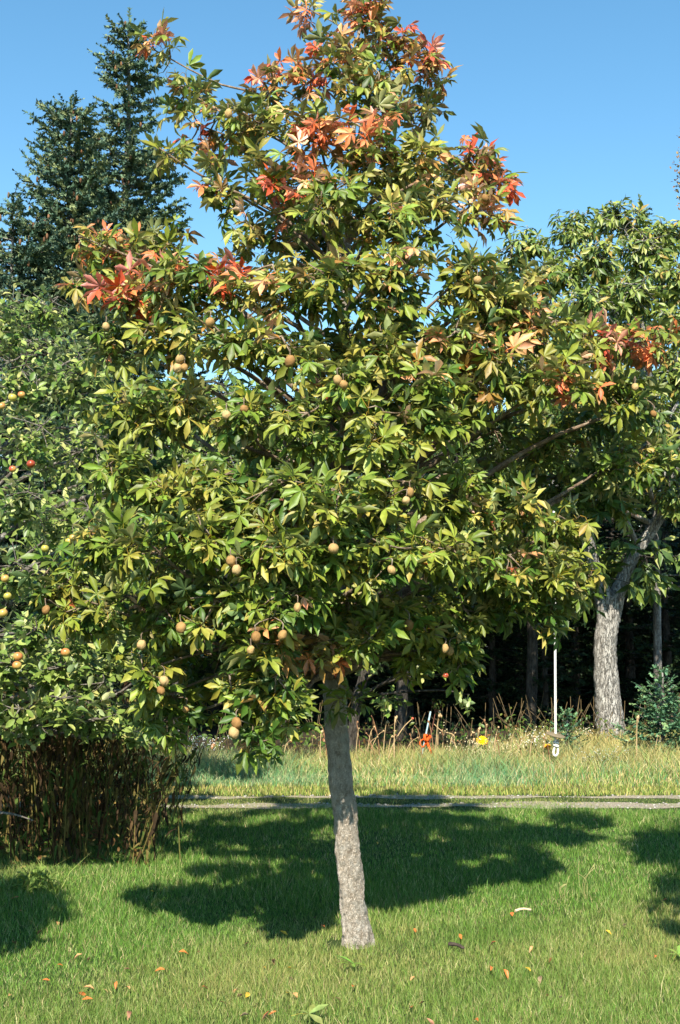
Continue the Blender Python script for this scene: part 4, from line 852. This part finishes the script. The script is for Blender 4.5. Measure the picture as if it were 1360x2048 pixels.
def daisy(label, x, y, Y, r, colp, colc, npet, cat='flower'):
    g0, g1 = rooted(x, y, Y); st = MB(); V, T = tube(spline([g0, (g0 + g1) / 2 + (.01, 0, 0), g1], 8), .005, 5); st.add(V, T, lin((98, 118, 56)))
    for q in range(7): V, T, U = blade(.10, .03, AP, .3, .5); st.add(V @ (rotz(rng.uniform(0, 6.28)) @ roty(rng.uniform(-.5, .5))).T + g0 + (g1 - g0) * rng.uniform(.3, .9), T, lin((92, 116, 54)), U)
    pe = MB()
    for k_ in range(3):
        for q in range(npet):
            V, T, U = blade(r * (1 - .22 * k_), r * .36, AP, .2, .3); pe.add(V @ (rotx(-.0) @ rotz(6.283 * (q + .5 * k_) / npet) @ roty(-.35 - .3 * k_)).T @ rotx(.75).T + g1, T, colp * rng.uniform(.8, 1.1), U)
    ce = MB(); V, T = blob(g1 + (0, -.012, .012), (r * .28, r * .28, r * .25), 8, 5); ce.add(V, T, colc)
    return plant('flower', label, g0, cat, [('stem', st, M_dry), ('petals', pe, M_dry), ('flower_centre', ce, M_plain)])
daisy('bright yellow double flower standing among dry weeds', 964, 1481, 12.5, .062, lin((240, 196, 24)), lin((236, 190, 24)), 16)
daisy('small amber flower low beside the loop of the rope swing', 1095, 1494, 12.6, .045, lin((226, 160, 50)), lin((150, 96, 30)), 12)
def aster(label, x, y, Y, n_, spread, colp):
    g0, g1 = rooted(x, y, Y); st = MB(); fl = MB()
    for q in range(n_):
        e = g1 + np.array((rng.normal(0, spread), rng.normal(0, spread * .6), rng.normal(0, spread * .45))); 
        V, T = tube(spline([g0 + rng.normal(0, .02, 3) * (1, 1, 0), (g0 + e) / 2 + rng.normal(0, .02, 3), e], 5), .0028, 3); st.add(V, T, lin((124, 122, 80)))
        for w_ in range(2): V, T, U = blade(.05, .014, AP, .3, .5); st.add(V @ (rotz(rng.uniform(0, 6.28)) @ roty(rng.uniform(-.6, .5))).T + g0 + (e - g0) * rng.uniform(.4, .95), T, lin((104, 118, 66)) * rng.uniform(.7, 1.2), U)
        for w_ in range(4):
            V, T = blob(e + rng.normal(0, .03, 3), (.007, .007, .006), 5, 3, .15, q); fl.add(V, T, colp * rng.uniform(.75, 1.1))
    pl_ = plant('aster', label, g0, 'flower', [('stems', st, M_dry), ('flower_heads', fl, M_plain)])
    for ch in pl_.children: ch['kind'] = 'stuff'
aster('white aster cluster flowering beside the small fir sapling', 1063, 1474, 12.9, 16, .06, lin((222, 218, 200)))
aster('cream aster heads flowering between the oak and tiny fir sapling', 1166, 1464, 14.4, 12, .05, lin((214, 206, 180)))
aster('pale seed heads in a low mound beneath the yellow flower', 940, 1500, 12.4, 40, .12, lin((206, 192, 156)))
aster('grey green flat flower mound in the grass near the oak', 1200, 1518, 12.4, 40, .14, lin((170, 172, 146)))
aster('white asters in shade behind the thicket of dry stalks', 403, 1490, 13.2, 30, .10, lin((214, 216, 210)))
aster('pale seed heads between the yellow flower and white asters', 1005, 1497, 12.6, 26, .09, lin((200, 186, 140)))
aster('warm tan seed heads at the foot of the oak trunk', 1190, 1482, 14.2, 26, .11, lin((206, 170, 110)))
# low green and rusty undergrowth along the shaded wood edge
n = 2600; ux = rng.uniform(-4.5, 5.2, n); P_ = np.stack([ux, rng.uniform(13.1, 14.4, n) + np.clip(ux - 1.2, 0, 1) * 1.2, rng.uniform(.02, .42, n) * rng.uniform(.3, 1, n)], -1)
X = norm(rng.normal(0, 1, P_.shape) + (0, -.4, .2)); V, T, C, U = inst(APL, rng.integers(0, 6, n), frames(X, np.tile((0, -.3, 1.), (n, 1)) + rng.normal(0, .4, P_.shape), rng.uniform(.5, 1.1, n)), P_, palette_mix(n, [(76, 98, 40), (98, 110, 48), (58, 82, 34), (130, 94, 52)], [4, 2, 4, 1]))
m = MB(); m.add(V, T, C, U)
for i in range(260):
    bx_ = rng.uniform(-4.5, 5.2); b = np.array((bx_, rng.uniform(13.1, 14.4) + min(1, max(0, bx_ - 1.2)) * 1.2, -.02)); V, T = tube([b, b + (rng.normal(0, .04), 0, .25), b + (rng.normal(0, .08), 0, rng.uniform(.35, .6))], .004, 3); m.add(V, T, lin((110, 92, 60)))
obj('undergrowth', m.mesh('undergrowth', M_apleaf), kind='stuff', label='low leafy undergrowth along the shaded edge of the wood', category='undergrowth')

# ------------------------------------------------------------------ thicket of dry stalks under the apple tree
def stalk_mesh(seed):
    g = np.random.default_rng(seed); m = MB(); b = g.normal(0, .07, 2); h = 1.0
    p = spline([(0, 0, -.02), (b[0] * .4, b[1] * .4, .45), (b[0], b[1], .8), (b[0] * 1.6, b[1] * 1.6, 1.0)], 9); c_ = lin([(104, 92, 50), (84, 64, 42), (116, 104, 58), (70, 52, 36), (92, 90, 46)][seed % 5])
    V, T = tube(p, np.linspace(.0055, .003, 9), 5); m.add(V, T, c_)
    for q in range(5):
        i = g.integers(3, 8); a_ = g.uniform(0, 6.28); e = p[i] + np.array((math.cos(a_) * .12, math.sin(a_) * .12, g.uniform(.02, .2))); V, T = tube([p[i], (p[i] + e) / 2 + g.normal(0, .01, 3), e], (.003, .0025, .002), 3); m.add(V, T, c_ * .9)
    for q in range(20):
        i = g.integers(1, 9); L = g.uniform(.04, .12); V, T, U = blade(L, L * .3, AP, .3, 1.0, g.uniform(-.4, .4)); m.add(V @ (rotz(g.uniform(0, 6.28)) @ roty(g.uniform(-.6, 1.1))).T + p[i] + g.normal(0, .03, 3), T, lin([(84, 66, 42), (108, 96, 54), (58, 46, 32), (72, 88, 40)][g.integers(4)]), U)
    return m.mesh('dry_stalk', M_dry)
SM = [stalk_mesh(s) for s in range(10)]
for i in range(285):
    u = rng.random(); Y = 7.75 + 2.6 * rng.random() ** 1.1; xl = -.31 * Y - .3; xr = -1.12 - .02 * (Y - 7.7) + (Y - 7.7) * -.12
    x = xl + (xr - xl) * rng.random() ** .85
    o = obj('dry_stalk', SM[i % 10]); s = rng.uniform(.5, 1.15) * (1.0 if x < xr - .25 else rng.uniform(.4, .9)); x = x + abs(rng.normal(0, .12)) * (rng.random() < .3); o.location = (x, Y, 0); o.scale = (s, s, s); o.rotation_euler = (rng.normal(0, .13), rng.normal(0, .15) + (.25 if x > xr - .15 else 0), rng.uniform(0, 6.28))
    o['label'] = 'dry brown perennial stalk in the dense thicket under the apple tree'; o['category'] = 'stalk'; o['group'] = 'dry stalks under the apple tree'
# leaf litter and low greenery at the thicket's foot
n = 900; Y = 7.7 + rng.random(n) * 2.2; P_ = np.stack([-.31 * Y - .3 + rng.random(n) * (.31 * Y + .3 - 1.15 - .14 * (Y - 7.7)), Y, rng.uniform(.01, .22, n) * rng.random(n)], -1)
V, T, C, U = inst(APL, rng.integers(0, 6, n), frames(norm(rng.normal(0, 1, P_.shape)), np.tile((0, -.2, 1.), (n, 1)) + rng.normal(0, .5, P_.shape), rng.uniform(.5, 1.0, n)), P_, palette_mix(n, [(128, 92, 56), (150, 128, 74), (84, 104, 46), (96, 66, 44)], [3, 2, 2, 2]))
m = MB(); m.add(V, T, C, U); obj('leaf_litter', m.mesh('leaf_litter', M_dry), kind='stuff', label='withered leaves lying at the foot of the dry stalks', category='leaves')
# bright tuft of weeds at the lawn corner
wb = ground(62, 1785); tuft = thing('weed_tuft', wb, 'light green weed tuft at the foot of the dry stalks', 'weed')
m = MB()
for i in range(70):
    b = wb + np.array((rng.normal(0, .11), rng.normal(0, .05), -.01)); L = rng.uniform(.14, .3); V, T, U = blade(L, .009, [(0, 1), (.5, .8), (1, .05)], .2, .55); m.add(V @ (rotz(rng.uniform(0, 6.28)) @ roty(-rng.uniform(.6, 1.35))).T + b, T, lin((146, 160, 84)) * rng.uniform(.7, 1.1), U)
obj('blades', m.mesh('blades', M_grass), tuft)
m = MB()
for i in range(30):
    b = wb + np.array((rng.normal(.03, .05), rng.normal(0, .03), rng.uniform(.0, .12))); V, T, U = blade(.085, .04, AP, .3, .4); m.add(V @ (rotz(rng.uniform(0, 6.28)) @ roty(-rng.uniform(-.2, .9))).T + b, T, lin((132, 156, 74)) * rng.uniform(.7, 1.1), U)
obj('leaves', m.mesh('leaves', M_grass), tuft)
# a dead branch poking out at the thicket, weathered board end
m = MB(); p = [at(-20, 1625, 7.55), at(10, 1626, 7.5), at(40, 1632, 7.45), at(66, 1641, 7.4)]; V, T = tube(spline(p, 12), np.linspace(.011, .004, 12), 6, .08); m.add(V, T)
o = obj('dead_branch', m.mesh('dead_branch', M_apbark)); o['label'] = 'pale dead branch poking from the dry stalk thicket'; o['category'] = 'branch'

# ------------------------------------------------------------------ fallen leaves, stick, bark scrap
LP = [(0, .1), (.2, .55), (.5, 1.0), (.8, .6), (1.0, .04)]
FC = {'orange': (204, 116, 58), 'tan': (196, 150, 100), 'yellow': (222, 176, 60), 'brown': (122, 78, 46)}
FM = {}
for kx, cc in FC.items():
    for s in range(4):
        g = random.Random(s + hash(kx) % 7 * 0 + len(kx) * 11); V, T, U = blade(.075, .034, LP, g.uniform(.5, 1.0), g.uniform(-.5, .6), g.uniform(-.2, .2), .2); V = V - V.mean(0); FM[kx, s] = mesh('fallen_leaf', V, T, M_leaf, np.tile(lin(cc), (len(V), 1)), U)
FL = [(115, 1847, 't'), (78, 1865, 'b'), (42, 1822, 'o'), (30, 1795, 'o'), (304, 1782, 'y'), (120, 1930, 'o'), (155, 1913, 't'), (178, 1918, 'o'), (255, 1938, 'o'), (320, 1940, 'o'), (367, 1905, 'o'), (397, 1903, 'o'), (178, 1975, 't'),
      (232, 1970, 'o'), (255, 1975, 't'), (165, 1988, 'o'), (175, 1998, 'o'), (212, 1982, 'y'), (257, 2030, 'o'), (530, 2032, 'o'), (488, 2030, 't'), (445, 2005, 'o'), (472, 1981, 't'), (480, 1991, 'o'), (495, 1990, 'y'), (410, 1975, 'o'),
      (547, 1923, 'o'), (582, 1936, 'y'), (581, 1957, 't'), (573, 1984, 'y'), (590, 1990, 't'), (545, 2026, 'o'), (675, 1998, 'y'), (493, 1888, 'o'), (630, 1835, 'b'), (568, 1866, 'y'), (85, 1785, 'o'), (28, 1885, 'b'), (528, 1935, 'y'),
      (830, 1861, 'o'), (921, 1873, 'o'), (970, 1857, 'b'), (985, 1887, 'o'), (1062, 1898, 't'), (1024, 1828, 'o'), (1217, 1864, 'y'), (1310, 1912, 'o'), (1101, 1920, 'b'), (1056, 1938, 'y'), (982, 1936, 'o'), (1012, 1947, 'o'), (1080, 1960, 't'),
      (1095, 1991, 'o'), (1122, 1994, 't'), (845, 2005, 'b'), (822, 2014, 'o'), (707, 1972, 'o'), (825, 1957, 't'), (952, 2040, 'o'), (862, 2045, 'o'), (755, 1686, 'y'), (1190, 1640, 'o'), (646, 1852, 'o'), (20, 1990, 't'), (92, 1960, 'o'), (1250, 1850, 't'), (1330, 1800, 'o')]
for i, (x, y, kx) in enumerate(FL):
    kk = {'o': 'orange', 't': 'tan', 'y': 'yellow', 'b': 'brown'}[kx]; p = ground(x, y); o = obj('fallen_leaf', FM[kk, i % 4]); s = rng.uniform(.32, .62)
    p = p * (1 - .03 / EYE); o.location = (p[0], p[1], .031); o.scale = (s, s, s); o.rotation_euler = (rng.normal(0, .35), rng.normal(0, .35), rng.uniform(0, 6.28))
    o['label'] = f'curled {kk} fallen leaf lying in the lawn grass'; o['category'] = 'leaf'; o['group'] = f'{kk} fallen leaves on the lawn'
tv, tt, tc, tu = PALM[0]
for lab, x, y, rz_, cc in [('fresh green leaf with several leaflets lying at the trunk foot', 735, 1936, 2.6, (120, 156, 62)), ('lone fresh green leaf lying on open lawn away from the trunk', 1347, 1921, 1.0, (134, 160, 70)), ('dull green curled leaf lying on the sunlit front lawn', 582, 2036, .3, (136, 150, 84))]:
    p = ground(x, y) * (1 - .04 / EYE); o = obj('fallen_leaf', mesh('fallen_leaf', tv * (.8, .8, .35), tt, M_leaf, tc * lin(cc), tu)); o.location = (p[0], p[1], .048); o.rotation_euler = (.1, -.05, rz_); o['label'] = lab; o['category'] = 'leaf'
def stick(name, label, x0, y0, x1, y1, r, cc, cat='stick'):
    a = ground(x0, y0) * (1 - .03 / EYE); b = ground(x1, y1) * (1 - .03 / EYE); a[2] = b[2] = .034; m = MB(); V, T = tube(spline([a, (a + b) / 2 + (0, .006, .006), b], 8), np.linspace(r, r * .7, 8), 6, .1); m.add(V, T, lin(cc)); o = obj(name, m.mesh(name, M_plain)); o['label'] = label; o['category'] = cat
stick('stick', 'short pale stick lying on the grass at the shadow edge', 1030, 1823, 1062, 1821, .008, (206, 186, 150))
stick('bark_scrap', 'dark curved bark scrap lying on the lawn beyond the trunk', 898, 1890, 928, 1898, .010, (70, 60, 54), 'bark')
for (x, y, hh) in [(1170, 1800, .2), (1130, 1806, .14)]:
    b = ground(x, y); m = MB()
    for q in range(4): V, T = tube(spline([b + (rng.normal(0, .01), 0, -.01), b + (rng.normal(0, .02), 0, hh * .5), b + (rng.normal(.01, .04), 0, hh * rng.uniform(.7, 1.1))], 6), .0018, 3); m.add(V, T, lin((170, 164, 110)))
    o = obj('grass_stem', m.mesh('grass_stem', M_dry)); o['label'] = 'tall unmown pale grass stems in the lawn at the shadow edge'; o['category'] = 'grass'; o['group'] = 'tall grass stems left in the lawn'
